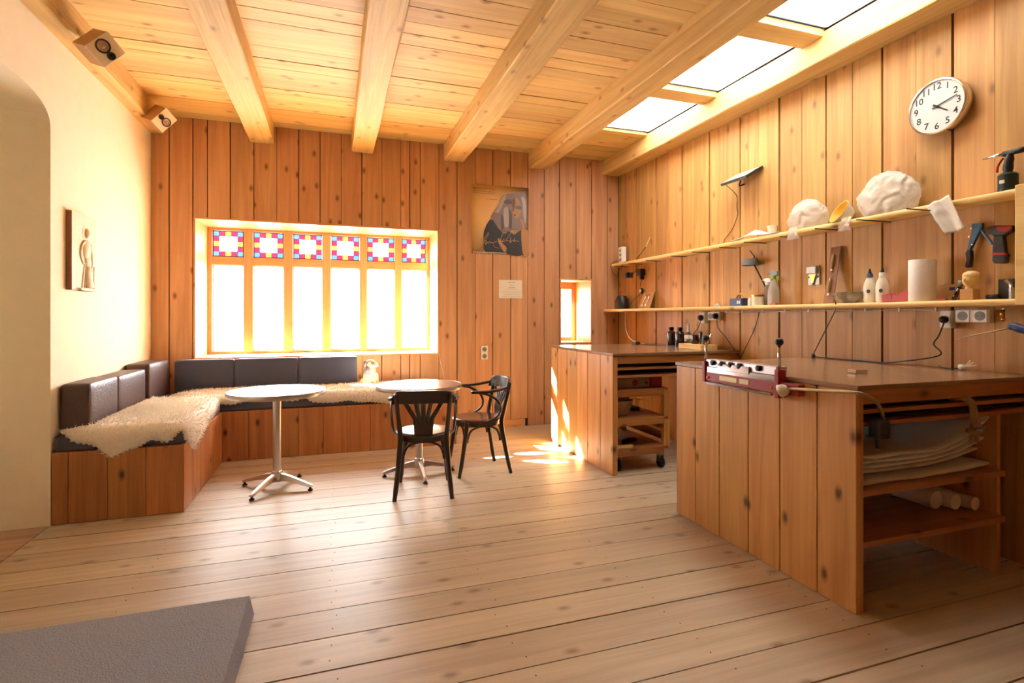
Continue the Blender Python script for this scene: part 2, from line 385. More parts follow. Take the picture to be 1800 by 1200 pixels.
def text_mesh(txt, size, bold=False):
    cu = bpy.data.curves.new('t', 'FONT'); cu.body = txt; cu.size = size; cu.align_x = 'CENTER'; cu.align_y = 'CENTER'; cu.resolution_u = 3
    if bold: cu.offset = size * 0.012
    o = bpy.data.objects.new('t', cu); COL.objects.link(o); bpy.context.view_layer.update()
    me = bpy.data.meshes.new_from_object(o.evaluated_get(bpy.context.evaluated_depsgraph_get()))
    vs_ = [v.co.copy() for v in me.vertices]; fs = [tuple(p.vertices) for p in me.polygons]
    bpy.data.objects.remove(o); bpy.data.curves.remove(cu); bpy.data.meshes.remove(me)
    return vs_, fs
def copy_tree(o, parent=None):
    c = o.copy(); COL.objects.link(c)
    if parent is not None: c.parent = parent
    for ch in list(o.children): copy_tree(ch, c)
    return c
def bx(name, b, mat, parent=None):
    return MB().box(*b).build(name, mat, parent)

# ================================================================== THE ROOM
def structure(o): o['kind'] = 'structure'; return o
rnd = random.Random(3)
# ---- floor
floor = structure(MB().box(-2.3, 3.6, YREAR, 6.1, -0.12, -0.03).build('floor', 'dark'))
fy = [6.06, 5.90, 5.66, 5.42, 5.195, 4.975, 4.76, 4.538, 4.31, 4.11, 3.875, 3.653, 3.42, 3.2, 2.98, 2.755, 2.535, 2.315, 2.098, 1.88, 1.68, 1.472, 1.248]
while fy[-1] > YREAR + 0.2: fy.append(fy[-1] - rnd.uniform(0.2, 0.23))
fy[-1] = YREAR
for a, b in zip(fy[1:], fy[:-1]):
    g = rnd.choice((0.002, 0.004, 0.007)); z = rnd.uniform(-0.0015, 0.0)
    MB().box(XL, XR, a + g, b - 0.0015, -0.03, z).build('floor_board', 'floor', floor)
for a, b in ((4.11, 3.62), (3.62, 3.12)):
    MB().box(-2.25, XL - 0.006, b + 0.003, a - 0.003, -0.03, 0.0).build('floor_board', 'floor_y', floor)
nl = MB()
for X in (-0.92, 0.0, 0.70, 1.42, 2.1):
    for a, b in zip(fy[1:], fy[:-1]):
        if b < 0.4: break
        for t in (0.28, 0.74):
            nl.lathe([(0.0032, 0), (0.0032, 0.0006)], (X + rnd.uniform(-0.02, 0.02), a + (b - a) * t, 0.0), n=6)
nl = nl.build('nail_heads', 'iron', floor); nl['kind'] = 'stuff'
# ---- ceiling with boards, beams and the row of skylights along the right wall
SKY = [(4.12, 5.04), (3.025, 3.93), (1.93, 2.835)]
SX0, SX1 = 2.455, 3.255
cb = MB().box(-2.3, SX0 - 0.01, YREAR, 6.7, ZC + 0.03, ZC + 0.045).box(SX1 + 0.01, 3.65, YREAR, 6.7, ZC + 0.03, ZC + 0.045)
edges = [6.7] + [e for s in SKY for e in (s[1], s[0])] + [YREAR]
for i in range(0, len(edges), 2): cb.box(SX0 - 0.01, SX1 + 0.01, edges[i + 1], edges[i], ZC + 0.03, ZC + 0.045)
ceiling = structure(cb.build('ceiling', 'dark'))
y = YB + 0.02
while y > YREAR:
    w = rnd.choice((0.13, 0.155, 0.18, 0.2, 0.21)); y2 = max(YREAR, y - w); z = ZC + rnd.uniform(-0.003, 0.003)
    y2 = 5.04 if y > 5.04 and y2 < 5.07 else y2
    x1 = XR if y2 > 5.04 - 0.03 else SX0 - 0.02
    MB().box(-1.75, x1, y2 + rnd.choice((0.002, 0.004, 0.006)), y - 0.0025, z, ZC + 0.03).build('ceiling_board', 'ceil', ceiling)
    y = y2
BEAMS = [(-1.83, -1.572), (-0.809, -0.583), (0.192, 0.417), (1.206, 1.441), (2.246, 2.461), (3.249, XR)]
for bi, (a, b) in enumerate(BEAMS):
    v = []; f = []; n = 40; ye = YB - 0.001
    for i in range(n + 1):
        yy = YREAR + (ye - YREAR) * i / n
        j = lambda k, amp: amp * noise.noise(Vector((bi * 7.1 + k * 3.3, yy * 1.7, 0.3))) + amp * 0.5 * noise.noise(Vector((bi * 5 + k * 9, yy * 7, 1.3)))
        ch = 0.008
        v += [(a + j(1, 0.007), yy, ZC + 0.01), (a + j(1, 0.007), yy, ZBEAM + ch + j(3, 0.006)), (a + ch + j(2, 0.007), yy, ZBEAM + j(3, 0.005)),
              (b - ch + j(4, 0.007), yy, ZBEAM + j(5, 0.005)), (b + (0 if bi == 5 else j(6, 0.007)), yy, ZBEAM + ch + j(5, 0.006)), (b, yy, ZC + 0.01)]
    for i in range(n):
        for k in range(6):
            p = i * 6 + k; q = i * 6 + (k + 1) % 6; f.append((p, p + 6, q + 6, q))
    f += [(0, 1, 2, 3, 4, 5), tuple(n * 6 + k for k in range(6))[::-1]]
    obj('beam', v, f, 'beam', ceiling)
for i in range(len(SKY)):
    y1 = SKY[i][0]; y0 = SKY[i + 1][1] if i + 1 < len(SKY) else YREAR
    bevel(MB().box(SX0 - 0.005, SX1 + 0.005, y0, y1, ZC - 0.022, ZC + 0.03).build('skylight_bar', 'bar', ceiling), 0.004)
for i, (y0, y1) in enumerate(SKY):
    xa, xb = SX0 - 0.012, SX1 + 0.012
    w = MB().box(xa, xa + 0.02, y0, y1, ZC + 0.034, ZC + 0.042).box(xb - 0.02, xb, y0, y1, ZC + 0.034, ZC + 0.042)
    w.box(xa + 0.02, xb - 0.02, y0, y0 + 0.02, ZC + 0.034, ZC + 0.042).box(xa + 0.02, xb - 0.02, y1 - 0.02, y1, ZC + 0.034, ZC + 0.042)
    w = structure(w.build('window_%d' % (i + 3), 'bar'))
    obj('pane', [(xa, y0, ZC + 0.03), (xb, y0, ZC + 0.03), (xb, y1, ZC + 0.03), (xa, y1, ZC + 0.03)], [(0, 1, 2, 3)], 'opal', w)
# ---- back wall
bk = MB()
xs = [-2.3, W1[0], W1[1], W2[0], W2[1], 3.65]
YO = 6.72
bk.box(xs[0], xs[1], YB + 0.02, YO, -0.1, 3.4).box(xs[2], xs[3], YB + 0.02, YO, -0.1, 3.4).box(xs[4], xs[5], YB + 0.02, YO, -0.1, 3.4)
for w in (W1, W2): bk.box(w[0], w[1], YB + 0.02, YO, -0.1, w[2]).box(w[0], w[1], YB + 0.02, YO, w[3], 3.4)
wall_back = structure(bk.build('wall_back', 'dark'))
bX = [XL, -1.532, W1[0], -1.199, -0.991, -0.774, -0.558, -0.342, -0.131, 0.084, 0.302, 0.514, 0.722, 0.823, 0.939, W1[1], 1.367, 1.583, 1.798, 2.021, 2.239, 2.454, W2[0], 2.884, W2[1], 3.323, XR]
for a, b in zip(bX[:-1], bX[1:]):
    m = (a + b) / 2; spans = [(0.0, ZC)]
    for w in (W1, W2):
        if w[0] < m < w[1]: spans = [(0.0, w[2]), (w[3], ZC)]
    for z0, z1 in spans:
        if z0 == 0.0 and 1.2 < m < 2.2: z0 = 0.088
        d = rnd.uniform(0, 0.003); g = rnd.choice((0.004, 0.006, 0.008))
        MB().box(a + 0.0015, b - g, YB + d, YB + 0.022, z0, z1).build('wall_board', 'wall', wall_back)
bb = structure(MB().box(1.19, 2.20, YB - 0.012, YB + 0.02, 0.0, 0.085).build('baseboard_back', 'reveal_x'))
# ---- right wall: boards in two depths
wall_right = structure(MB().box(XR + 0.03, XR + 0.12, YREAR, 6.2, -0.1, 3.4).build('wall_right', 'dark'))
bY = [6.059, 5.863, 5.639, 5.416, 5.219, 4.981, 4.741, 4.536, 4.312, 4.113, 3.899, 3.682, 3.452, 3.229, 3.016, 2.801, 2.587, 2.371, 2.158, 1.948]
while bY[-1] > YREAR: bY.append(bY[-1] - 0.215)
for i, (b, a) in enumerate(zip(bY[:-1], bY[1:])):
    pr = (0.0, 0.007, 0.001, 0.009)[i % 4]; g = rnd.choice((0.005, 0.007, 0.010))
    MB().box(XR - pr, XR + 0.03, a + g, b - 0.002, 0.0, ZC).build('wall_board', 'wallr', wall_right)
# ---- left wall: thick plaster with an arched opening
wl = MB(); XO = -2.25
wl.box(XO, XL, 4.11, 6.66, -0.05, ZBEAM).box(XO, XL, YREAR, 3.12, -0.05, ZBEAM).box(XO - 0.1, XO, YREAR, 6.66, -0.05, ZBEAM)
ar = []
for i in range(25):
    t = math.pi * i / 24; cy_ = 3.615; hw = 0.495
    ar.append((cy_ + hw * math.copysign(abs(math.cos(t)) ** 0.8, math.cos(t)), 2.50 + 0.185 * math.sin(t) ** 0.8))
for (ya, za), (yb, zb) in zip(ar[:-1], ar[1:]):
    wl._add([(x, *p) for x in (XO, XL) for p in ((ya, za), (yb, zb), (yb, ZBEAM), (ya, ZBEAM))],
            [(0, 1, 2, 3), (4, 7, 6, 5), (0, 4, 5, 1), (3, 2, 6, 7)])
wall_left = structure(wl.build('wall_left', 'plaster'))
wall_rear = structure(MB().box(-2.35, 3.6, YREAR - 0.1, YREAR, -0.1, 3.4).build('wall_rear', 'bench'))
# ---- large window
win = thing('window_1', None, None, (0, YF, W1[2]), kind='structure')
t = 0.018
for b, m_ in (((W1[0], W1[1], YB - 0.004, YO, W1[2], W1[2] + t), 'reveal_x'), ((W1[0], W1[1], YB - 0.004, YO, W1[3] - t, W1[3]), 'reveal_x'),
              ((W1[0], W1[0] + t, YB - 0.004, YO, W1[2] + t, W1[3] - t), 'reveal_z'), ((W1[1] - t, W1[1], YB - 0.004, YO, W1[2] + t, W1[3] - t), 'reveal_z')):
    bx('reveal_board', b, m_, win)
PX = [(-1.262, -0.950), (-0.853, -0.538), (-0.438, -0.122), (-0.024, 0.298), (0.386, 0.708), (0.797, 1.092)]
ZU, ZL = (1.982, 2.272), (0.935, 1.890)
ex = [W1[0] + t] + [e for p in PX for e in p] + [W1[1] - t]
for i in range(0, len(ex), 2):
    bevel(bx('mullion', (ex[i], ex[i + 1], YF, YF + 0.06, W1[2] + t, W1[3] - t), 'frame_z', win), 0.006)
for a, b in PX:
    for z0, z1 in ((W1[2] + t, ZL[0]), (ZL[1], ZU[0]), (ZU[1], W1[3] - t)):
        bevel(bx('frame_rail', (a, b, YF + 0.004, YF + 0.056, z0, z1), 'frame_x', win), 0.004)
def piece(name, x0, x1, z0, z1, y, mat, parent):
    return MB().box(x0, x1, y, y + 0.003, z0, z1).build(name, mat, parent)
PAT = ['BRYRB', 'RCCCR', 'YCCCY', 'RCCCR', 'BRYRB']
for a, b in PX:
    s = MB(); z0, z1 = ZL; w = 0.008
    s.box(a, a + w, YF + 0.02, YF + 0.04, z0, z1).box(b - w, b, YF + 0.02, YF + 0.04, z0, z1).box(a + w, b - w, YF + 0.02, YF + 0.04, z0, z0 + w).box(a + w, b - w, YF + 0.02, YF + 0.04, z1 - w, z1)
    s = s.build('glazing_seal', 'seal', win)
    obj('pane', [(a + w, YF + 0.03, z0 + w), (b - w, YF + 0.03, z0 + w), (b - w, YF + 0.03, z1 - w), (a + w, YF + 0.03, z1 - w)], [(0, 1, 2, 3)], 'glass', win)
    z0, z1 = ZU; dx = (b - a - 0.012) / 5; dz = (z1 - z0 - 0.012) / 5; xa = a + 0.006; za = z0 + 0.006; lw = 0.0022
    s = MB()
    for i in range(6):
        if i in (0, 5): s.box(xa + i * dx - lw * 2, xa + i * dx + lw * 2, YF + 0.02, YF + 0.034, z0, z1).box(a, b, YF + 0.02, YF + 0.034, za + i * dz - lw * 2, za + i * dz + lw * 2)
        elif i in (1, 4): s.box(xa + i * dx - lw, xa + i * dx + lw, YF + 0.024, YF + 0.030, z0, z1).box(a, b, YF + 0.024, YF + 0.030, za + i * dz - lw, za + i * dz + lw)
        else:
            for q in ((0, 1), (4, 5)):
                s.box(xa + i * dx - lw, xa + i * dx + lw, YF + 0.024, YF + 0.030, za + q[0] * dz, za + q[1] * dz).box(xa + q[0] * dx, xa + q[1] * dx, YF + 0.024, YF + 0.030, za + i * dz - lw, za + i * dz + lw)
    s = s.build('stained_panel', 'lead', win)
    for r_ in range(5):
        for c_ in range(5):
            ch = PAT[r_][c_]
            if ch == 'C': continue
            obj('glass_piece', [(xa + c_ * dx, YF + 0.027, za + r_ * dz), (xa + (c_ + 1) * dx, YF + 0.027, za + r_ * dz), (xa + (c_ + 1) * dx, YF + 0.027, za + (r_ + 1) * dz), (xa + c_ * dx, YF + 0.027, za + (r_ + 1) * dz)],
                [(0, 1, 2, 3)], {'B': 'st_blue', 'R': 'st_red', 'Y': 'st_yellow'}[ch], s)
    obj('glass_piece', [(xa + dx, YF + 0.027, za + dz), (xa + 4 * dx, YF + 0.027, za + dz), (xa + 4 * dx, YF + 0.027, za + 4 * dz), (xa + dx, YF + 0.027, za + 4 * dz)], [(0, 1, 2, 3)], 'st_clear', s)
h = MB().lathe([(0.016, 0), (0.016, 0.006), (0.008, 0.01), (0.008, 0.03)], (-0.28, YF, 0.925), (0, -1, 0), 12).tube([(-0.28, YF - 0.03, 0.925), (-0.22, YF - 0.034, 0.922), (-0.17, YF - 0.03, 0.925)], 0.007, 8, smooth_n=4).box(-0.31, -0.25, YF - 0.004, YF, 0.908, 0.93)
h = h.build('window_handle', 'brass', win, True)
# ---- small window beside the workbenches
win2 = thing('window_2', None, None, (2.88, YF, W2[2]), kind='structure')
for b, m_ in (((W2[0], W2[1], YB - 0.004, YO, W2[2], W2[2] + t), 'reveal_x'), ((W2[0], W2[1], YB - 0.004, YO, W2[3] - t, W2[3]), 'reveal_x'),
              ((W2[0], W2[0] + t, YB - 0.004, YO, W2[2] + t, W2[3] - t), 'reveal_z'), ((W2[1] - t, W2[1], YB - 0.004, YO, W2[2] + t, W2[3] - t), 'reveal_z')):
    bx('reveal_board', b, m_, win2)
for b, m_ in (((W2[0] + t, W2[0] + t + 0.05, YF - 0.1, YF - 0.04, W2[2] + t, W2[3] - t), 'frame_z'), ((W2[1] - t - 0.06, W2[1] - t, YF - 0.1, YF - 0.04, W2[2] + t, W2[3] - t), 'frame_z'),
              ((W2[0] + t + 0.05, W2[1] - t - 0.06, YF - 0.1, YF - 0.04, W2[3] - t - 0.09, W2[3] - t), 'frame_x'), ((W2[0] + t + 0.05, W2[1] - t - 0.06, YF - 0.1, YF - 0.04, W2[2] + t, W2[2] + t + 0.05), 'frame_x')):
    bevel(bx('frame_rail', b, m_, win2), 0.005)
obj('pane', [(W2[0] + t + 0.05, YF - 0.07, W2[2] + 0.06), (W2[1] - t - 0.06, YF - 0.07, W2[2] + 0.06), (W2[1] - t - 0.06, YF - 0.07, W2[3] - 0.1), (W2[0] + t + 0.05, YF - 0.07, W2[3] - 0.1)], [(0, 1, 2, 3)], 'glass', win2)

# ================================================================== CORNER BENCH
BX, BY, BZ = -0.953, 5.41, 0.455                     # inner faces of the L and its height
bench = thing('corner_bench', 'L-shaped bench of upright red-brown pine boards along the plaster wall and window', 'bench', (-1.3, 4.8, 0))
ex = [XL + 0.004] + [ony(x, 850, 4.11).x for x in (119.7, 189, 256)] + [BX]
for a, b in zip(ex[:-1], ex[1:]): bevel(bx('front_board', (a + 0.0015, b - (0.0015 if b < BX else 0.0), 4.11, 4.135, 0.002, BZ), 'bench', bench), 0.0025, 1)
ey = [4.11 + 0.026] + [onx(x, 850, BX).y for x in (338, 345.5, 352, 375)] + [BY]
for a, b in zip(ey[:-1], ey[1:]): bevel(bx('front_board', (BX - 0.025, BX, a + 0.0012, b - 0.0012, 0.002, BZ), 'bench', bench), 0.0025, 1)
ex = [BX] + [ony(x, 780, BY).x for x in (436, 481, 525, 568, 610, 650.6, 690.5)]
while ex[-1] < 1.0: ex.append(ex[-1] + 0.215)
ex.append(1.2)
for a, b in zip(ex[:-1], ex[1:]): bevel(bx('front_board', (a + 0.0015, b - 0.0015, BY, BY + 0.025, 0.002, BZ), 'bench', bench), 0.0025, 1)
for a, b in ((BY + 0.027, 5.73), (5.733, YB - 0.003)): bevel(bx('end_board', (1.175, 1.2, a, b, 0.002, BZ), 'bench', bench), 0.0025, 1)
bx('seat_board', (XL + 0.004, BX - 0.026, 4.137, YB - 0.003, BZ - 0.03, BZ), 'banky', bench)
bx('seat_board', (BX - 0.025, 1.174, BY + 0.026, YB - 0.003, BZ - 0.03, BZ), 'bankx', bench)
def cushion(name, b, mat, label, group, r=0.02, bulge=0.006, seam=None):
    c = tag(MB().rbox(*b, r=r, bulge=bulge).build(name, mat, None, True), label, 'cushion', group)
    if seam:
        bevel(MB().box(*seam).build('piping', mat, c), 0.002)
    return c
SZ = 0.56
cushion('seat_cushion', (XL + 0.012, BX - 0.008, 4.118, 5.40, BZ + 0.001, SZ), 'navy', 'long charcoal seat cushion along the plaster wall, under the near sheepskin', 'seat cushions', 0.022, 0.0)
cushion('seat_cushion', (XL + 0.012, 1.19, 5.415, YB - 0.006, BZ + 0.001, SZ), 'navy', 'long charcoal seat cushion below the window, behind the tables', 'seat cushions', 0.022, 0.0)
for (a, b, zt, lab) in ((4.20, 4.688, 0.878, 'dark brown leather back cushion nearest the archway, against the plaster wall'),
                        (4.702, 5.305, 0.872, 'dark brown leather back cushion in the middle of the plaster wall'),
                        (5.335, 5.90, 0.91, 'dark brown leather back cushion in the corner, taller than its neighbours')):
    cushion('back_cushion', (XL + 0.012, -1.515 + (0.02 if zt > 0.9 else 0), a, b, SZ + 0.009, zt), 'leather', lab, 'leather back cushions', 0.016, 0.006)
for (a, b, lab) in ((-1.46, -0.943, 'charcoal fabric back cushion below the window, in the bench corner'),
                    (-0.937, -0.35, 'charcoal fabric back cushion below the window, middle one of three'),
                    (-0.338, 0.245, 'charcoal fabric back cushion below the window, next to the toy dog')):
    cushion('back_cushion', (a, b, 5.925, YB - 0.006, SZ + 0.007, 0.893), 'navy', lab, 'fabric back cushions', 0.016, 0.004)
# ---- sheepskins: an irregular fleece laid on the seat that hangs over its edges
def sheepskin(cx, cy, rx, ry, rot, seed, label, xe=None, ye=None, drop=0.2):
    """outline in polar form; beyond the seat edges xe (towards +x) and ye (towards -y) the skin turns down"""
    rr = random.Random(seed); ph = [rr.uniform(0, 6.28) for _ in range(6)]
    def rad(a):
        b = abs(math.cos(a)) ** 4 + abs(math.sin(a)) ** 4
        return b ** -0.25 * (1 + 0.05 * math.sin(3 * a + ph[0]) + 0.05 * math.sin(5 * a + ph[1]) + 0.035 * math.sin(9 * a + ph[2]) + 0.015 * math.sin(17 * a + ph[3]))
    NA, NR = 110, 34; V = []; nrm = []
    top = SZ + 0.016
    def place(px, py, lift):
        px = max(px, (XL + 0.03) if py < 4.19 else (-1.48 if py < 5.9 else -1.44))
        py = min(py, 5.915 if px < 0.26 else 6.03)
        n = Vector((0, 0, 1)); p = Vector((px, py, top + lift))
        rb = 0.03
        def fold(over, ax, s):
            # quarter round of radius rb, then straight down
            q = over / rb
            if q < math.pi / 2:
                return s * (rb * math.sin(q)), -(rb - rb * math.cos(q)), q
            return s * rb, -rb - (over - rb * math.pi / 2), math.pi / 2
        if xe is not None and px > xe - 0.03:
            d, dz, q = fold(px - (xe - 0.03), 0, 1); p.x = xe - 0.03 + d; p.z += dz; n = Vector((math.sin(q), 0, math.cos(q))); p += n * lift - Vector((0, 0, lift))
        if ye is not None and py < ye + 0.03:
            d, dz, q = fold((ye + 0.03) - py, 1, -1); p.y = ye + 0.03 + d; p.z += dz; n2 = Vector((0, -math.sin(q), math.cos(q))); p += n2 * lift - Vector((0, 0, lift)); n = (n + n2).normalized()
        return p, n
    ca, sa = math.cos(rot), math.sin(rot)
    for i in range(NR + 1):
        for j in range(NA):
            a = 2 * math.pi * j / NA; t_ = (i / NR)
            r0 = rad(a) * t_
            ux, uy = rx * r0 * math.cos(a), ry * r0 * math.sin(a)
            px, py = cx + ux * ca - uy * sa, cy + ux * sa + uy * ca
            e = min(1.0, (1 - t_) * 7)
            lift = 0.003 + 0.03 * math.sqrt(e) + 0.011 * noise.noise(Vector((px * 17, py * 17, seed))) * e + 0.006 * noise.noise(Vector((px * 48, py * 48, seed + 3)))
            p, n = place(px, py, lift); V.append(p); nrm.append(n)
    f = []
    for i in range(NR):
        for j in range(NA):
            a = i * NA + j; b = i * NA + (j + 1) % NA
            f.append((a, b, b + NA, a + NA))
    sk = tag(obj('sheepskin', V, f, 'wool', None, True), label, 'sheepskin', 'sheepskins on the bench')
    sk.modifiers.new('thick', 'SOLIDIFY').thickness = -0.008
    tf = MB()
    for k in range(6500):
        i = rr.randrange(len(V)) if rr.random() < 0.75 else NA * NR + rr.randrange(NA)
        p = V[i] + Vector((rr.uniform(-.01, .01), rr.uniform(-.01, .01), 0)) * (0.5 if nrm[i].z > 0.5 else 0.2); n = nrm[i]
        q = (n + Vector((rr.uniform(-1, 1), rr.uniform(-1, 1), rr.uniform(-1, .4)))).normalized()
        s = q.cross(Vector((0.3, 0.5, 0.8))).normalized(); u = q.cross(s); w = rr.uniform(.003, .006); h = rr.uniform(.012, .024)
        b0 = p - q * 0.006; mid = p + q * h * 0.6; tip = p + q * h + n * 0.004 - u * 0.004
        o = len(tf.v); tf.v += [b0 + s * w, b0 - s * w * 0.5 + u * w, b0 - s * w * 0.5 - u * w, tip]
        tf.f += [(o, o + 1, o + 3), (o + 1, o + 2, o + 3), (o + 2, o, o + 3)]; tf.m += [0] * 3
    w = tf.build('fleece', 'wool', sk); w['kind'] = 'stuff'
    return sk
sheepskin(-1.29, 4.74, 0.43, 0.74, 0.10, 11, 'cream sheepskin draped over the near end of the bench beside the archway', xe=BX - 0.008, ye=4.118)
sheepskin(-0.72, 5.66, 0.62, 0.27, 0.02, 23, 'cream sheepskin below the window, in the corner behind the left table', ye=5.415)
sheepskin(0.32, 5.62, 0.56, 0.30, -0.02, 37, 'cream sheepskin below the window with the toy dog sitting on it', ye=5.415)
# ---- toy dog
dog = thing('toy_dog', 'cream and grey plush dog sitting upright on the bench under the window', 'toy', (0.37, 5.78, SZ + 0.04))
d = MB(); q0 = Vector((0.37, 5.78, SZ + 0.03))
def de(x, y, z, a, b, c): d.ell(q0 + Vector((x, y, z)), a, b, c, n=12, k=8)
de(-0.015, 0.01, 0.085, 0.062, 0.06, 0.085); de(0.005, -0.01, 0.16, 0.05, 0.05, 0.06); de(-0.045, 0.01, 0.045, 0.065, 0.055, 0.045); de(0.01, 0.05, 0.05, 0.06, 0.04, 0.045)
de(0.0, -0.012, 0.235, 0.056, 0.05, 0.048); de(0.05, -0.03, 0.222, 0.036, 0.032, 0.027); de(0.035, -0.05, 0.08, 0.022, 0.024, 0.075); de(0.065, 0.0, 0.07, 0.02, 0.022, 0.07)
de(0.055, -0.065, 0.017, 0.04, 0.024, 0.017); de(0.085, -0.012, 0.016, 0.036, 0.022, 0.016); de(-0.02, -0.055, 0.018, 0.045, 0.025, 0.018); de(-0.095, 0.03, 0.03, 0.035, 0.018, 0.018)
bo = d.build('body', 'plush', dog, True)
rm = bo.modifiers.new('remesh', 'REMESH'); rm.mode = 'VOXEL'; rm.voxel_size = 0.006; rm.use_smooth_shade = True
d = MB(); de(-0.052, -0.03, 0.238, 0.02, 0.016, 0.034); d.build('ear', 'plushgrey', dog, True)
d = MB(); de(0.012, 0.042, 0.232, 0.018, 0.014, 0.034); d.build('ear', 'plushgrey', dog, True)
d = MB(); de(-0.03, -0.046, 0.16, 0.03, 0.02, 0.05); d.build('back_patch', 'plushgrey', dog, True)
d = MB(); de(0.022, -0.058, 0.242, 0.02, 0.008, 0.016); d.build('eye_patch', 'plushgrey', dog, True)
d = MB(); de(0.085, -0.034, 0.23, 0.011, 0.012, 0.009); d.build('nose', 'blackp', dog, True)
for dx_, dy_ in ((0.03, -0.064), (0.048, 0.01)):
    d = MB(); de(dx_, dy_, 0.248, 0.006, 0.006, 0.006); d.build('eye', 'blackp', dog, True)

# ================================================================== TABLES AND CHAIRS
def table(loc, rot, label):
    t_ = thing('bistro_table', label, 'table', loc, rot, 'round metal bistro tables')
    tp = MB().lathe([(0.0, 0.742), (0.346, 0.742), (0.350, 0.748), (0.350, 0.752), (0.338, 0.754), (0.0, 0.754)], n=56).build('table_top', 'steel_top', t_, True, False); smooth_by_angle(tp, 30)
    rim = MB().lathe([(0.344, 0.715), (0.352, 0.717), (0.356, 0.735), (0.352, 0.751), (0.346, 0.7535), (0.344, 0.715)], n=56, cap=False).build('rim', 'alu', t_, True, False); smooth_by_angle(rim, 50)
    MB().box(-0.16, 0.16, -0.018, 0.018, 0.716, 0.741).box(-0.018, 0.018, -0.16, 0.16, 0.718, 0.741).build('top_bracket', 'alu', t_, False, False)
    c = MB().lathe([(0.031, 0.08), (0.031, 0.717)], n=20).build('column', 'alu', t_, True, False); smooth_by_angle(c, 40)
    h = MB().lathe([(0.0, 0.05), (0.036, 0.052), (0.044, 0.075), (0.042, 0.12), (0.034, 0.135), (0.031, 0.137)], n=20).build('hub', 'alu', t_, True, False)
    for k in range(4):
        a = k * math.pi / 2; u = Vector((math.cos(a), math.sin(a), 0)); s_ = Vector((-u.y, u.x, 0)); m = MB(); o = 0
        secs = [(0.02, 0.026, 0.058, 0.118), (0.10, 0.024, 0.062, 0.104), (0.20, 0.021, 0.046, 0.074), (0.28, 0.019, 0.028, 0.050), (0.302, 0.015, 0.026, 0.042)]
        for (r_, w, zl, zt) in secs:
            m.v += [u * r_ + s_ * w + Vector((0, 0, zl)), u * r_ - s_ * w + Vector((0, 0, zl)), u * r_ - s_ * w * 0.6 + Vector((0, 0, zt)), u * r_ + s_ * w * 0.6 + Vector((0, 0, zt))]
        for i in range(4):
            for j in range(4): m.f.append((i * 4 + j, i * 4 + (j + 1) % 4, i * 4 + 4 + (j + 1) % 4, i * 4 + 4 + j)); m.m.append(0)
        m.f += [(3, 2, 1, 0), (16, 17, 18, 19)]; m.m += [0, 0]
        lg = bevel(m.build('foot', 'alu', t_, False, False), 0.004)
        pc = u * 0.285
        MB().lathe([(0.008, 0.012), (0.008, 0.03)], (pc.x, pc.y, 0), n=10).lathe([(0.017, 0.0), (0.019, 0.008), (0.010, 0.014)], (pc.x, pc.y, 0), n=12).build('foot_pad', 'rubber', lg, False, False)
    return t_
table((-0.41, 4.47, 0), math.atan2(-0.258, -0.153), 'round bistro table with polished metal top and four-star base, left of the two')
table((0.685, 4.49, 0), 0.02, 'round bistro table with polished metal top and four-star base, between the two chairs')

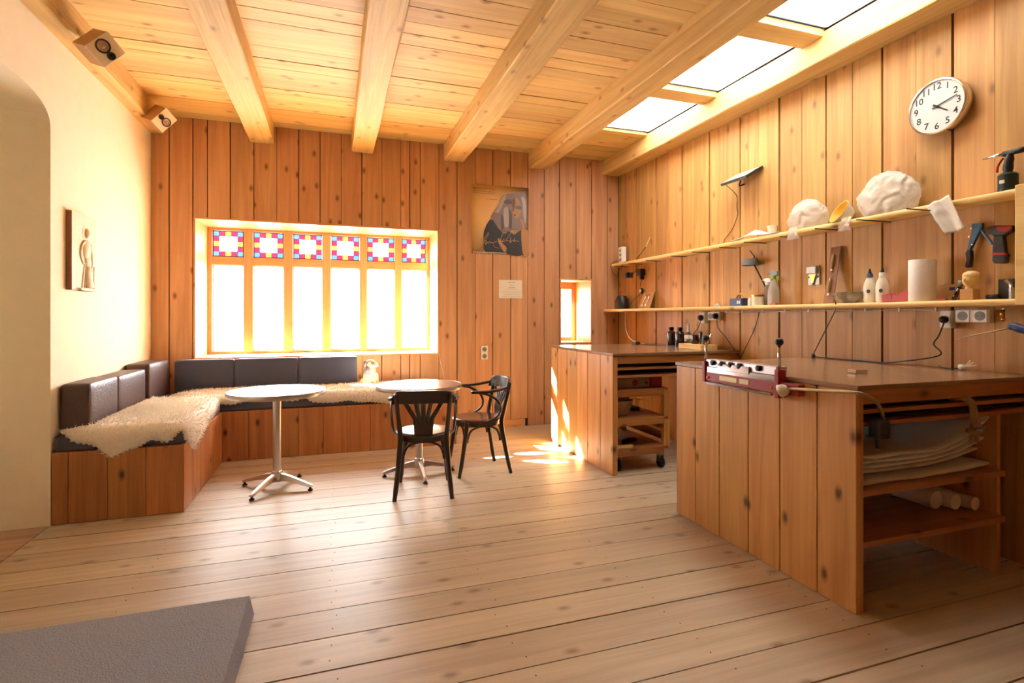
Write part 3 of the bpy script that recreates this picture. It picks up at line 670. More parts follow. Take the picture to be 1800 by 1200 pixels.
def chair(loc, rot, label, seatmat):
    c = thing('bentwood_chair', label, 'chair', loc, rot, 'bentwood armchairs')
    cw = 'chairwood'; B = lambda m, nm, sm=True, mt=cw, par=c: m.build(nm, mt, par, sm, False)
    s = MB(); prof = [(0.0, 0.438), (0.185, 0.438), (0.205, 0.441), (0.208, 0.452), (0.200, 0.460), (0.175, 0.461), (0.10, 0.456), (0.0, 0.455)]
    smooth_by_angle(B(s.lathe(prof, (0, 0.01, 0), n=40, sx=1.0, sy=1.04), 'seat', True, seatmat), 50)
    smooth_by_angle(B(MB().lathe([(0.182, 0.402), (0.198, 0.402), (0.200, 0.437), (0.180, 0.437), (0.182, 0.402)], (0, 0.01, 0), n=40, cap=False), 'seat_ring'), 50)
    for sx in (-1, 1):
        B(MB().tube([(sx * 0.158, 0.145, 0.445), (sx * 0.166, 0.165, 0.30), (sx * 0.175, 0.195, 0.12), (sx * 0.188, 0.222, 0.0)], [0.0195, 0.0195, 0.0175, 0.0145], 10, smooth_n=4), 'leg')
        # rear leg runs up into the back post
        B(MB().tube([(sx * 0.205, -0.225, 0.0), (sx * 0.185, -0.19, 0.18), (sx * 0.168, -0.155, 0.40), (sx * 0.172, -0.165, 0.50), (sx * 0.185, -0.20, 0.65), (sx * 0.192, -0.222, 0.765)], [0.0155, 0.0185, 0.0200, 0.0190, 0.0175, 0.0165], 10, smooth_n=4), 'leg')
    # bent braces below the seat, one arch on each side
    legs = [(-0.168, -0.16), (0.168, -0.16), (0.165, 0.165), (-0.165, 0.165)]
    for (x0, y0), (x1, y1) in zip(legs, legs[1:] + legs[:1]):
        k = 0.93; P = lambda t_, z: (x0 + (x1 - x0) * t_, y0 + (y1 - y0) * t_, z)
        B(MB().tube([P(0.06, 0.275), P(0.08, 0.32), P(0.16, 0.372), P(0.32, 0.396), P(0.5, 0.402), P(0.68, 0.396), P(0.84, 0.372), P(0.92, 0.32), P(0.94, 0.275)], 0.009, 8, smooth_n=3), 'brace')
    # curved top rail
    V = []; f = []; n = 14
    def rail(t_):
        x = 0.222 * t_; yy = -0.255 + 0.075 * t_ * t_
        return x, yy
    for i in range(n + 1):
        t_ = i / n * 2 - 1; x, yy = rail(t_)
        zt = 0.792 - 0.006 * t_ * t_ - (0.05 if abs(t_) > 0.92 else 0.018 * max(0, abs(t_) - 0.75) / 0.25); zb = 0.685 + 0.012 * (1 - t_ * t_)
        nx, ny = -0.6 * t_, 1.0; L = math.hypot(nx, ny); nx, ny = nx / L * 0.011, ny / L * 0.011
        V += [(x - nx, yy - ny, zb), (x + nx, yy + ny, zb), (x + nx, yy + ny - 0.012, zt), (x - nx, yy - ny - 0.012, zt)]
    for i in range(n):
        for k in range(4): f.append((i * 4 + k, i * 4 + (k + 1) % 4, i * 4 + 4 + (k + 1) % 4, i * 4 + 4 + k))
    f += [(0, 1, 2, 3)[::-1], tuple(n * 4 + k for k in range(4))]
    tr = obj('top_rail', V, f, cw, c, True, False); smooth_by_angle(tr, 40); bevel(tr, 0.005)
    # fan of five slats above a solid foot
    B(MB().prism([(-0.062, -0.188, 0.425), (0.062, -0.188, 0.425), (0.072, -0.192, 0.545), (-0.072, -0.192, 0.545)], (0, 0.014, 0)), 'splat_foot', False)
    for k in range(5):
        u = k - 2; xb = u * 0.029; xt = u * 0.054 + (0.012 * u if abs(u) == 2 else 0)
        pts = [(xb, -0.186, 0.535), (xb * 1.08, -0.194, 0.58), (xb + (xt - xb) * 0.55, -0.212, 0.645), (xt, -0.236 + 0.016 * (u / 2) ** 2 * 2, 0.70)]
        B(MB().tube(pts, 0.0165, 8, smooth_n=4, flat=0.4, up=(0, 1, 0)), 'slat')
    # arms: flat blade from the rail end forward, carried by a C-shaped bent support
    for sx in (-1, 1):
        P = [(sx * 0.215, -0.185), (sx * 0.236, -0.10), (sx * 0.244, 0.0), (sx * 0.236, 0.085), (sx * 0.226, 0.13)]; W = [0.018, 0.022, 0.026, 0.026, 0.020]; Z = [0.725, 0.708, 0.700, 0.700, 0.700]
        V = []; f = []
        for (x, yy), w, z in zip(P, W, Z): V += [(x - w, yy, z - 0.011), (x + w, yy, z - 0.011), (x + w, yy, z + 0.011), (x - w, yy, z + 0.011)]
        for i in range(len(P) - 1):
            for k in range(4): f.append((i * 4 + k, i * 4 + (k + 1) % 4, i * 4 + 4 + (k + 1) % 4, i * 4 + 4 + k))
        f += [(3, 2, 1, 0), tuple((len(P) - 1) * 4 + k for k in range(4))]
        bevel(obj('armrest', V, f, cw, c, False, False), 0.006, 3)
        B(MB().tube([(sx * 0.238, 0.06, 0.692), (sx * 0.238, -0.01, 0.675), (sx * 0.234, -0.09, 0.625), (sx * 0.228, -0.125, 0.555), (sx * 0.221, -0.10, 0.49), (sx * 0.217, -0.03, 0.45), (sx * 0.21, 0.05, 0.425)], 0.0105, 8, smooth_n=4), 'arm_support')
    return c
chair((0.655, 4.055, 0), -0.175, 'dark bentwood armchair seen from behind, with its fan back to the camera', 'chairwood')
chair((1.185, 4.455, 0), math.pi / 2 + 0.06, 'dark bentwood armchair seen from the side, with a red-brown seat', 'seatwood')

# ================================================================== STONE SLAB on the floor in front
V = []; f = []; nx_, ny_ = 26, 26; x0, x1, y0, y1, zs = -2.2, -0.352, 0.6, 2.60, 0.085
for i in range(nx_ + 1):
    for j in range(ny_ + 1):
        x = x0 + (x1 - x0) * i / nx_; yy = y0 + (y1 - y0) * j / ny_
        V.append((x + (0.006 * noise.noise(Vector((yy * 9, 3, 1))) if i == nx_ else 0), yy + (0.006 * noise.noise(Vector((x * 9, 7, 1))) if j == ny_ else 0), zs + 0.003 * noise.noise(Vector((x * 4, yy * 4, 2)))))
for i in range(nx_):
    for j in range(ny_): a = i * (ny_ + 1) + j; f.append((a, a + ny_ + 1, a + ny_ + 2, a + 1))
ring = [i * (ny_ + 1) for i in range(nx_ + 1)] + [nx_ * (ny_ + 1) + j for j in range(1, ny_ + 1)] + [i * (ny_ + 1) + ny_ for i in range(nx_ - 1, -1, -1)] + [j for j in range(ny_ - 1, 0, -1)]
o = len(V)
for k in ring: V.append((V[k][0] + (0.018 if V[k][0] > x1 - 0.02 else 0), V[k][1], 0.001))
for i in range(len(ring)): f.append((ring[i], o + i, o + (i + 1) % len(ring), ring[(i + 1) % len(ring)]))
tag(obj('stone_slab', V, f, 'stone'), 'rough grey stone slab lying on the floorboards in the near corner', 'slab')

# ================================================================== WORKBENCHES along the right wall
WX = 2.19; WT = 0.045
def side_boards(par, y0, y1, cuts, z1):
    ey = [y0] + cuts + [y1]
    for a, b in zip(ey[:-1], ey[1:]):
        bevel(bx('side_board', (WX, WX + WT, a + (0.0 if a == y0 else 0.002), b - 0.002, 0.002, z1), 'bank', par), 0.003, 1)
# ---- far workbench
Y0, Y1 = 3.905, 5.215
wb1 = thing('workbench', 'far pine workbench with a brown top, next to the small window', 'workbench', (2.8, 4.5, 0), group='workbenches')
side_boards(wb1, Y0, Y1, sorted(onx(x, 700, WX).y for x in (980.8, 996.7, 1014, 1032.5, 1055)), CZ - 0.024)
t1 = bevel(bx('worktop', (WX - 0.006, XR - 0.012, Y0 - 0.012, Y1 + 0.006, CZ - 0.022, CZ), 'worktop', wb1), 0.002, 1)
bx('apron', (WX + WT, XR - 0.012, Y0 + 0.002, Y0 + 0.028, 0.925, CZ - 0.023), 'bankx', wb1)
for z in (0.872, 0.806): bx('shelf_board', (WX + WT + 0.001, XR - 0.012, Y0 + 0.01, 5.1, z, z + 0.02), 'bankx', wb1)
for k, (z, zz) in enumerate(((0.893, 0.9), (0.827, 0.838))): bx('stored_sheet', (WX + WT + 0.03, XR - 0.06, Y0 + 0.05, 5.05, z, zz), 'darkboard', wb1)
for ya, yb in ((Y0 + 0.03, 4.3), (4.303, 4.75), (4.753, Y1)): bx('end_panel', (XR - 0.04, XR - 0.013, ya, yb, 0.002, 0.80), 'bank', wb1)
# ---- trolley on castors under it
tr = thing('tool_trolley', 'low wooden trolley on castors under the far workbench', 'trolley', (2.75, 4.35, 0))
TX0, TX1, TY0, TY1 = 2.242, 2.77, 3.97, 4.72
for z, nm in ((0.675, 'top_board'), (0.43, 'shelf_board'), (0.175, 'shelf_board')):
    bx(nm, (TX0, TX1, TY0, TY1, z, z + 0.025), 'bankx', tr)
    bx('rail', (TX0, TX1 - 0.058, TY0 - 0.022, TY0 - 0.001, z - 0.035, z + 0.024), 'bankx', tr)
for x, y, w in ((TX0 + 0.004, TY0 + 0.003, 0.03), (TX1 - 0.056, TY0 - 0.022, 0.056), (TX0 + 0.004, TY1 - 0.05, 0.03), (TX1 - 0.056, TY1 - 0.05, 0.056)):
    for za, zb in ((0.2005, 0.4295), (0.4555, 0.6745)): bx('post', (x, x + w, y, y + 0.045, za, zb), 'bank', tr)
for y in (TY0 + 0.2, TY0 + 0.45): bx('side_slat', (TX1 - 0.02, TX1 - 0.002, TY0 + 0.03, TY1 - 0.055, 0.24 if y < 4.3 else 0.33, 0.31 if y < 4.3 else 0.40), 'banky', tr)
for x, y in ((TX0 + 0.06, TY0 + 0.06), (TX1 - 0.05, TY0 + 0.05), (TX0 + 0.06, TY1 - 0.07), (TX1 - 0.05, TY1 - 0.07)):
    cs = MB().box(x - 0.022, x + 0.022, y - 0.03, y + 0.02, 0.13, 0.174).box(x - 0.022, x - 0.017, y - 0.03, y + 0.02, 0.05, 0.13).box(x + 0.017, x + 0.022, y - 0.03, y + 0.02, 0.05, 0.13).build('castor', 'steel', tr)
    MB().lathe([(0.02, -0.013), (0.048, -0.013), (0.05, -0.006), (0.05, 0.006), (0.048, 0.013), (0.02, 0.013)], (x, y - 0.01, 0.0505), (1, 0, 0), 18).build('wheel', 'rubber', cs, True)
# things on the trolley
g = thing('tool_case', 'flat grey case with a round red emblem on top of the trolley', 'case', (2.5, 4.2, 0.701))
bevel(bx('case_body', (2.26, 2.62, 4.02, 4.42, 0.701, 0.79), 'greybox', g), 0.008)
MB().lathe([(0.026, 0), (0.026, 0.004)], (2.47, 4.02, 0.748), (0, -1, 0), 20).build('emblem', 'red', g)
MB().lathe([(0.013, 0), (0.013, 0.004)], (2.585, 4.02, 0.742), (0, -1, 0), 14).build('emblem', 'red', g)
tag(bevel(bx('red_box', (2.635, 2.75, 4.03, 4.3, 0.701, 0.795), 'red'), 0.006), 'small dark red box beside the grey case on the trolley', 'box')
tag(smooth_by_angle(MB().lathe([(0.0, 0.456), (0.075, 0.456), (0.088, 0.47), (0.118, 0.575), (0.124, 0.58), (0.124, 0.586), (0.116, 0.583), (0.083, 0.48), (0.0, 0.468)], (2.40, 4.17, 0), n=32).build('basin', 'bowl'), 40), 'beige plastic basin on the middle shelf of the trolley', 'basin')
tag(bevel(bx('metal_sheet', (2.40, 2.70, 4.32, 4.66, 0.456, 0.48), 'darkboard'), 0.003), 'dark sheet lying behind the basin on the trolley', 'sheet')
tag(MB().obox((2.55, 4.12, 0.59), (0.88, 0.22, -0.16), (-0.22, 0.97, 0), (0.14, 0.03, 0.98), 0.12, 0.018, 0.005).build('steel_ruler', 'steel'), 'bright steel ruler propped on the basin rim', 'ruler')
k = thing('hand_saw', 'hand saw with a black grip lying on the lowest trolley shelf', 'saw', (2.4, 4.15, 0.201))
MB().prism([(2.28, 4.05, 0.204), (2.42, 4.10, 0.204), (2.42, 4.16, 0.204), (2.28, 4.16, 0.204)], (0, 0, 0.004)).build('blade', 'steel', k)
MB().tube([(2.41, 4.12, 0.222), (2.48, 4.14, 0.23), (2.56, 4.16, 0.222)], 0.018, 8, smooth_n=4).build('grip', 'blackp', k, True)
tag(bevel(bx('batten', (2.28, 2.43, 3.985, 4.01, 0.201, 0.225), 'shelf'), 0.002), 'short pale batten on the lowest trolley shelf', 'batten')

# ---- near workbench
Y0, Y1 = 1.745, 3.045
wb2 = thing('workbench', 'near pine workbench with the sheet bender clamped to its brown top', 'workbench', (2.8, 2.4, 0), group='workbenches')
side_boards(wb2, Y0, Y1, sorted(onx(x, 850, WX).y for x in (1222, 1264, 1315, 1370.5, 1436)), CZ - 0.024)
bevel(bx('worktop', (WX - 0.006, XR - 0.012, Y0 - 0.012, Y1 + 0.006, CZ - 0.022, CZ), 'worktop', wb2), 0.002, 1)
bx('apron', (WX + WT, XR - 0.012, Y0 + 0.004, Y0 + 0.03, 0.928, CZ - 0.023), 'bankx', wb2)
for z in (0.884, 0.828): bx('shelf_board', (WX + WT + 0.001, XR - 0.012, Y0 + 0.012, 2.95, z, z + 0.018), 'bankx', wb2)
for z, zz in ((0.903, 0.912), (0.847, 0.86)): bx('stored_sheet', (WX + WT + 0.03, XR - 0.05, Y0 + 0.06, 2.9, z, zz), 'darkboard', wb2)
for z in (0.513, 0.282): bx('shelf_board', (WX + WT + 0.001, 3.22, Y0 + 0.012, 2.98, z, z + 0.026), 'bankx', wb2)
for ya, yb in ((Y0 + 0.05, 2.2), (2.203, 2.62), (2.623, 3.0)): bx('end_panel', (3.222, 3.25, ya, yb, 0.002, 0.826), 'bank', wb2)
# things on the lower shelves: large sheets of paper with curled edges
def sheet(x0, x1, y0, y1, z, curl, seed, name, mat, label, group, thick=0.0015, amp=0.008):
    V = []; f = []; n = 22
    for i in range(n + 1):
        for j in range(n + 1):
            u = i / n; v_ = j / n; x = x0 + (x1 - x0) * u; yy = y0 + (y1 - y0) * v_
            x += 0.012 * noise.noise(Vector((v_ * 6, seed, 1))) * (u > 0.9); yy += 0.012 * noise.noise(Vector((u * 6, seed, 4))) * (v_ < 0.1)
            zz = z + amp * (0.5 + 0.5 * noise.noise(Vector((u * 3, v_ * 3, seed)))) + curl * max(0, u - 0.45) ** 2 * 3.3 + curl * 0.4 * max(0, 0.35 - v_) ** 2
            V.append((x, yy, zz))
    for i in range(n):
        for j in range(n): a = i * (n + 1) + j; f.append((a, a + n + 1, a + n + 2, a + 1))
    o = tag(obj(name, V, f, mat, None, True), label, 'paper', group)
    so = o.modifiers.new('thick', 'SOLIDIFY'); so.thickness = thick; so.offset = 1
    return o
labs = ['lowest large sheet of white paper on the upper shelf of the near workbench', 'second sheet from below in the paper pile of the near workbench', 'middle sheet in the paper pile of the near workbench',
        'second sheet from the top in the paper pile of the near workbench', 'topmost curling white sheet in the paper pile of the near workbench']
for i in range(5):
    sheet(2.25 + 0.02 * i, 3.20 - 0.012 * abs(i - 2), 1.80 + 0.02 * ((i * 7) % 4), 2.75 + 0.03 * (i % 3), 0.541 + 0.028 * i, 0.02 + 0.030 * i, i + 2, 'paper_sheet', 'paper', labs[i], 'pile of large papers', 0.012)
V = MB()
for k in range(3):
    pr = [(0.006, 0), (0.03, 0), (0.03, 0.86), (0.006, 0.86)]
    tag(smooth_by_angle(MB().lathe([(0.034 + 0.006 * k, 0), (0.034 + 0.006 * k, 0.8 - 0.07 * k), (0.028, 0.8 - 0.07 * k), (0.028, 0.02)], (3.17 - 0.085 * k, 1.86 + 0.04 * k, 0.345 + 0.006 * k), (0, 1, 0), 20).build('paper_roll', 'tissue'), 40),
        ('white paper roll lying against the panel on the lowest shelf', 'white paper roll in the middle on the lowest shelf', 'thickest white paper roll on the lowest shelf')[k], 'paper roll', 'paper rolls')
# rope loop hanging from the sheet shelf
rp = thing('rope_loop', 'knotted hemp rope looped over the sheet shelf of the near workbench', 'rope', (2.98, 1.75, 0.8))
q = ony(1700, 702, 1.735)
MB().tube([q + Vector((-0.03, 0.06, -0.005)), q + Vector((-0.022, 0.005, 0.004)), q + Vector((0.0, -0.012, -0.02)), q + Vector((0.012, -0.014, -0.07)), q + Vector((0.012, -0.014, -0.13))], 0.0095, 8, smooth_n=5).build('strand', 'rope', rp, True)
MB().tube([q + Vector((-0.012, 0.06, -0.005)), q + Vector((0.0, 0.0, 0.006)), q + Vector((0.028, -0.012, -0.02)), q + Vector((0.036, -0.014, -0.07)), q + Vector((0.03, -0.014, -0.13))], 0.0095, 8, smooth_n=5).build('strand', 'rope', rp, True)
kn = MB().tube([q + Vector((0.0, -0.02, -0.125)), q + Vector((0.03, -0.035, -0.12)), q + Vector((0.05, -0.01, -0.135)), q + Vector((0.02, 0.005, -0.15)), q + Vector((-0.008, -0.015, -0.15)), q + Vector((0.02, -0.035, -0.155)), q + Vector((0.046, -0.01, -0.165)), q + Vector((0.05, -0.01, -0.205))], 0.011, 8, smooth_n=5)
kn.tube([q + Vector((0.012, -0.015, -0.15)), q + Vector((0.004, -0.02, -0.18)), q + Vector((-0.006, -0.018, -0.205))], 0.010, 8, smooth_n=4).build('knot', 'rope', rp, True)

# ---- sheet bender clamped to the near workbench
be = thing('sheet_bender', 'red and grey bench-edge sheet bender with two black ball levers', 'bender', (2.16, 2.4, 0.95))
XA = 2.15; YA, YZ = 2.70, 2.13
bx('bed', (XA - 0.012, WX - 0.008, YZ, YA, 0.935, 0.985), 'red', be)
bevel(bx('clamp_bar', (XA - 0.004, WX + 0.028, YZ + 0.02, YA - 0.01, 1.018, 1.062), 'alu', be), 0.003)
bx('back_plate', (XA - 0.010, WX - 0.008, YZ + 0.01, YA - 0.005, 0.986, 1.017), 'steel', be)
bx('apron_plate', (XA - 0.03, XA - 0.013, YZ + 0.03, YA - 0.04, 0.915, 0.928), 'steel', be)
bx('label_plate', (XA - 0.0145, XA - 0.0125, 2.42, 2.56, 0.948, 0.974), 'gooseneck', be); bx('label_plate', (XA - 0.0145, XA - 0.0125, 2.33, 2.40, 0.948, 0.974), 'gooseneck', be)
bevel(bx('gauge_plate', (XA - 0.016, XA - 0.0045, 2.33, 2.58, 1.005, 1.046), 'steel', be), 0.003)
for y in (2.625, 2.545, 2.475, 2.405, 2.265): MB().lathe([(0.0, 0), (0.016, 0), (0.016, 0.012), (0.012, 0.016), (0.0, 0.016)], (XA - 0.004, y, 1.045), (-1, 0, 0), 14).build('knob', 'blackp', be, True)
for y, h0 in ((YA - 0.006, 1.0), (YZ + 0.004, 0.99)):
    bevel(bx('end_bracket', (XA - 0.02, WX + 0.03 if h0 == 1.0 else WX - 0.008, y - 0.013, y + 0.013, 0.925 if h0 == 1.0 else 0.905, 1.05), 'red', be), 0.004)
    lv = MB().lathe([(0.008, 0), (0.008, 0.125)], (XA - 0.0, y, 1.05), n=12).build('lever', 'steel', be, True)
    MB().ell((XA, y, 1.19), 0.021, 0.021, 0.021).build('ball', 'blackp', lv, True)
for y in (YA - 0.04, YZ + 0.04): MB().lathe([(0.006, 0), (0.006, 0.008)], (XA - 0.013, y, 0.955), (-1, 0, 0), 8).build('screw', 'brass', be)
bx('clamp_jaw', (XA - 0.008, WX - 0.009, YZ - 0.12, YZ - 0.012, 0.93, 0.985), 'red', be)
# ---- goose-neck lamp clamped under the top
gl = thing('gooseneck_lamp', 'goose-neck lamp with a cream bell shade and black clamp on the near workbench', 'lamp', (2.3, 1.72, 0.82))
p = [onx(1388, 683, 2.13), onx(1450, 687, 2.13), onx(1510, 691, 2.14), ony(1535, 702, 1.69), ony(1549, 720, 1.70), ony(1554, 740, 1.715)]
MB().tube(p, 0.0075, 8, smooth_n=6).build('gooseneck', 'gooseneck', gl, True)
MB().lathe([(0.010, 0.0), (0.022, 0.006), (0.03, 0.02), (0.034, 0.042), (0.031, 0.042), (0.027, 0.022), (0.0, 0.012), (0.010, 0.0)], p[0] + Vector((0.0, 0.01, 0)), Vector((-0.35, 0.75, -0.4)), 18, cap=False).build('lamp_shade', 'cream', gl, True)
c0 = ony(1545, 752, 1.72)
cl = bevel(MB().box(c0.x - 0.035, c0.x + 0.035, 1.69, 1.745, c0.z - 0.045, c0.z + 0.04).build('clamp_body', 'blackp', gl), 0.008)
MB().tube([c0 + Vector((-0.075, 0.0, -0.03)), c0 + Vector((-0.03, 0, -0.035))], 0.007, 8).tube([c0 + Vector((-0.02, -0.01, -0.04)), c0 + Vector((-0.02, -0.01, -0.085))], 0.009, 8).build('clamp_screw', 'blackp', gl)
# ---- on the near worktop
tag(bevel(bx('steel_block', (2.63, 2.72, 2.10, 2.15, CZ + 0.001, CZ + 0.022), 'steel'), 0.003), 'small steel block lying in the middle of the near worktop', 'block')

# ================================================================== WALL SHELVES
LZ = 1.41; LX = 3.26; UX = 3.337; UZ = 1.982; WFX = XR - 0.010       # shelf tops, shelf fronts, face of the wall boards
def shelf_board(par, x0, y0, y1, z0, z1, r):
    """board with a rounded front edge, in the shelf's length along y"""
    V = []; f = []; pr = []
    for k in range(7):
        a = math.pi / 2 + math.pi * k / 6; pr.append((x0 + r + r * math.cos(a), (z0 + z1) / 2 + (z1 - z0) / 2 * math.sin(a)))
    pr = [(WFX - 0.001, z1)] + pr + [(WFX - 0.001, z0)]; n = len(pr)
    for y in (y0, y1): V += [(x, y, z) for x, z in pr]
    for i in range(n): f.append((i, (i + 1) % n, (i + 1) % n + n, i + n))
    f += [tuple(range(n))[::-1], tuple(range(n, 2 * n))]
    return smooth_by_angle(obj('shelf_board', V, f, 'shelf', par), 50)
sh = thing('wall_shelf', 'long two-tier pale spruce wall shelf above the workbenches', 'shelf', (3.4, 3.9, LZ - 0.034))
shelf_board(sh, LX, 1.74, YB - 0.004, LZ - 0.034, LZ, 0.016)
shelf_board(sh, UX, 1.74, 5.99, UZ - 0.036, UZ, 0.012)
bevel(bx('end_post', (LX - 0.002, WFX - 0.001, 1.695, 1.739, LZ - 0.034, UZ), 'shelf', sh), 0.004)
for xr_, xl_ in ((1100, 1087), (1127, 1114), (1158, 1144), (1204, 1188), (1245, 1218), (1291, 1268), (1344, 1308), (1400, 1371), (1477, 1434), (1562, 1506), (1664, 1595)):
    yr = onx(xr_, 420, WFX - 0.02).y
    xx = 3.3
    for it in range(40):
        xx -= 0.01
        if onx(xl_, 420, xx).y <= yr: break
    MB().tube([(WFX - 0.0005, yr, UZ - 0.041), (max(xx, 3.10), yr, UZ - 0.043)], 0.0035, 6).build('iron_pin', 'iron', sh)
# ---- helper for small turned things
def turned(name, prof, c, mat, label, cat, group=None, n=20, axis=(0, 0, 1), par=None):
    o = smooth_by_angle(MB().lathe(prof, c, axis, n).build(name, mat, par), 40)
    if par is None and label: tag(o, label, cat, group)
    return o
def cable(pts, r=0.003, mat='cable', name='cable', label=None, par=None):
    o = MB().tube(pts, r, 6, smooth_n=6).build(name, mat, par, True)
    if label: tag(o, label, 'cable', None)
    return o
def on_low(px, X=3.37): return Vector((X, onx(px, 530, X).y, LZ + 0.0005))
def on_up(px, X=3.41): return Vector((X, onx(px, 400, X).y, UZ + 0.0005))
# ---- clock
ck = thing('wall_clock', 'round wall clock with a white face and chrome case above the shelf', 'clock', (3.41, 2.20, 2.41))
cc = Vector((WFX, 2.205, 2.572)); ax = (-1, 0, 0)
smooth_by_angle(MB().lathe([(0.10, 0), (0.152, 0.002), (0.163, 0.02), (0.165, 0.062), (0.160, 0.071), (0.153, 0.072), (0.151, 0.060)], cc, ax, 56, cap=False).build('case', 'steel', ck), 35)
MB().lathe([(0.0, 0.060), (0.152, 0.060), (0.152, 0.0625), (0.0, 0.0625)], cc, ax, 56).build('dial', 'face', ck)
FX = WFX - 0.0632
for h_ in range(1, 13):
    vv, ff = text_mesh(str(h_), 0.054, True); a = math.pi / 2 - h_ * math.pi / 6
    ox, oz = 0.118 * math.cos(a), 0.118 * math.sin(a)
    obj('numeral', [(FX, cc.y - (v.x + ox), cc.z + v.y + oz) for v in vv], ff, 'ink', ck)
def hand(ang, L, w, x, nm):
    d_ = Vector((0, -math.cos(ang), math.sin(ang))); s_ = Vector((0, math.sin(ang), math.cos(ang)))
    b = cc.copy(); b.x = x
    MB().prism([b - d_ * 0.025 - s_ * w, b + d_ * L - s_ * w * 0.6, b + d_ * L + s_ * w * 0.6, b - d_ * 0.025 + s_ * w], (-0.0012, 0, 0)).build(nm, 'ink', ck)
hand(math.pi / 2 - (4.2 / 12) * 2 * math.pi, 0.075, 0.0055, FX - 0.001, 'hour_hand'); hand(math.pi / 2 - (12.5 / 60) * 2 * math.pi, 0.115, 0.0038, FX - 0.003, 'minute_hand')
MB().lathe([(0.007, 0), (0.007, 0.006)], (FX, cc.y, cc.z), ax, 12).build('hand_pin', 'ink', ck)
# ---- flat lamp panel on the wall with its cable
lp = thing('panel_lamp', 'flat black framed lamp panel tilted off the wall above the shelf', 'lamp', (3.43, 3.75, 2.5))
a0 = onx(1277, 319, 3.30); a1 = onx(1332, 291, 3.36)
P0 = Vector((3.29, 3.93, 2.505)); P1 = Vector((3.29, 3.62, 2.505)); P2 = Vector((WFX - 0.01, 3.62, 2.605)); P3 = Vector((WFX - 0.01, 3.93, 2.605))
nrm_ = (P1 - P0).cross(P3 - P0).normalized()
if nrm_.z < 0: nrm_ = -nrm_
MB().prism([P0, P1, P2, P3], -nrm_ * 0.022).build('housing', 'blackp', lp)
ins = lambda P: P + ((P0 + P1 + P2 + P3) / 4 - P) * 0.09
MB().prism([ins(P0) + nrm_ * 0.0002, ins(P1) + nrm_ * 0.0002, ins(P2) + nrm_ * 0.0002, ins(P3) + nrm_ * 0.0002], nrm_ * 0.003).build('panel_glass', 'solar', lp)
MB().tube([(WFX - 0.001, 3.84, 2.50), (3.42, 3.84, 2.48), (3.40, 3.80, 2.51)], 0.006, 6, smooth_n=4).build('bracket', 'iron', lp)
cable([(3.34, 3.92, 2.50), (WFX - 0.006, 3.935, 2.42), (WFX - 0.005, 3.93, 2.31), (WFX - 0.005, 3.92, 2.24), (WFX - 0.005, 3.99, 2.12), (WFX - 0.005, 4.09, 2.04), (WFX - 0.005, 4.10, UZ + 0.002)], 0.003, 'cable', 'cord', None, lp)
# ---- upper shelf
b0 = on_up(1094)
pb = thing('power_block', 'white upright socket block at the far end of the upper shelf', 'socket block', b0)
bevel(bx('block_body', (b0.x - 0.03, b0.x + 0.03, b0.y - 0.045, b0.y + 0.045, UZ + 0.001, UZ + 0.20), 'whitep', pb), 0.006)
for k in range(3): MB().lathe([(0.018, 0), (0.018, 0.002)], (b0.x - 0.03, b0.y, UZ + 0.045 + 0.055 * k), (-1, 0, 0), 14).build('socket', 'greyp', pb)
cable([(b0.x - 0.03, b0.y, UZ + 0.03), (3.35, b0.y + 0.1, UZ + 0.02), (3.32, 5.97, UZ - 0.02), (3.36, 5.99, UZ - 0.1), (3.38, 5.92, UZ - 0.17), (3.36, 5.86, UZ - 0.12), (3.34, 5.7, UZ - 0.02), (3.34, 5.6, UZ + 0.004)], 0.003, 'cable', 'cord', None, pb)
y_ = on_up(1127).y
an = thing('antenna_stick', 'thin dark stick with a pale tip leaning on the wall above the shelf', 'stick', (3.42, y_ + 0.1, UZ))
MB().tube([(3.40, y_ + 0.10, UZ + 0.001), (3.46, y_ - 0.02, UZ + 0.15)], 0.004, 6).build('stick', 'iron', an); MB().tube([(3.46, y_ - 0.02, UZ + 0.15), (WFX - 0.006, y_ - 0.09, UZ + 0.25)], 0.005, 6).build('tip', 'cream', an)
def crumple(c, rx, ry, rz, seed, mat, name, label, cat, group, amp=0.22, freq=7.0, flat=True):
    V = []; f = []; n, k = 72, 44
    for i in range(k + 1):
        t_ = math.pi * i / k
        for j in range(n):
            a = 2 * math.pi * j / n; d_ = Vector((math.sin(t_) * math.cos(a), math.sin(t_) * math.sin(a), math.cos(t_)))
            q = d_ * 1.0
            w_ = q + 0.35 * Vector((noise.noise(q * 2 + Vector((seed, 1, 1))), noise.noise(q * 2 + Vector((1, seed, 1))), noise.noise(q * 2 + Vector((1, 1, seed)))))
            A_ = Vector((w_.x, w_.y * 2.4 + w_.z * 1.3, w_.z * 0.7))
            r_ = 1.04 + amp * 0.8 * noise.noise(q * 1.3 + Vector((seed, 0, 0))) - amp * 0.75 * abs(noise.noise(A_ * 1.7 + Vector((0, seed, 0)))) - amp * 0.3 * abs(noise.noise(A_ * 4.0 + Vector((0, 0, seed))))
            p_ = Vector((d_.x * rx * r_, d_.y * ry * r_, d_.z * rz * r_))
            if flat: p_.z = max(p_.z, -rz * 0.62)
            V.append(Vector(c) + Vector((0, 0, rz * 0.62)) + p_)
    for i in range(k):
        for j in range(n): a = i * n + j; b = i * n + (j + 1) % n; f.append((a, a + n, b + n, b))
    return tag(obj(name, V, f, mat, None, True), label, cat, group)
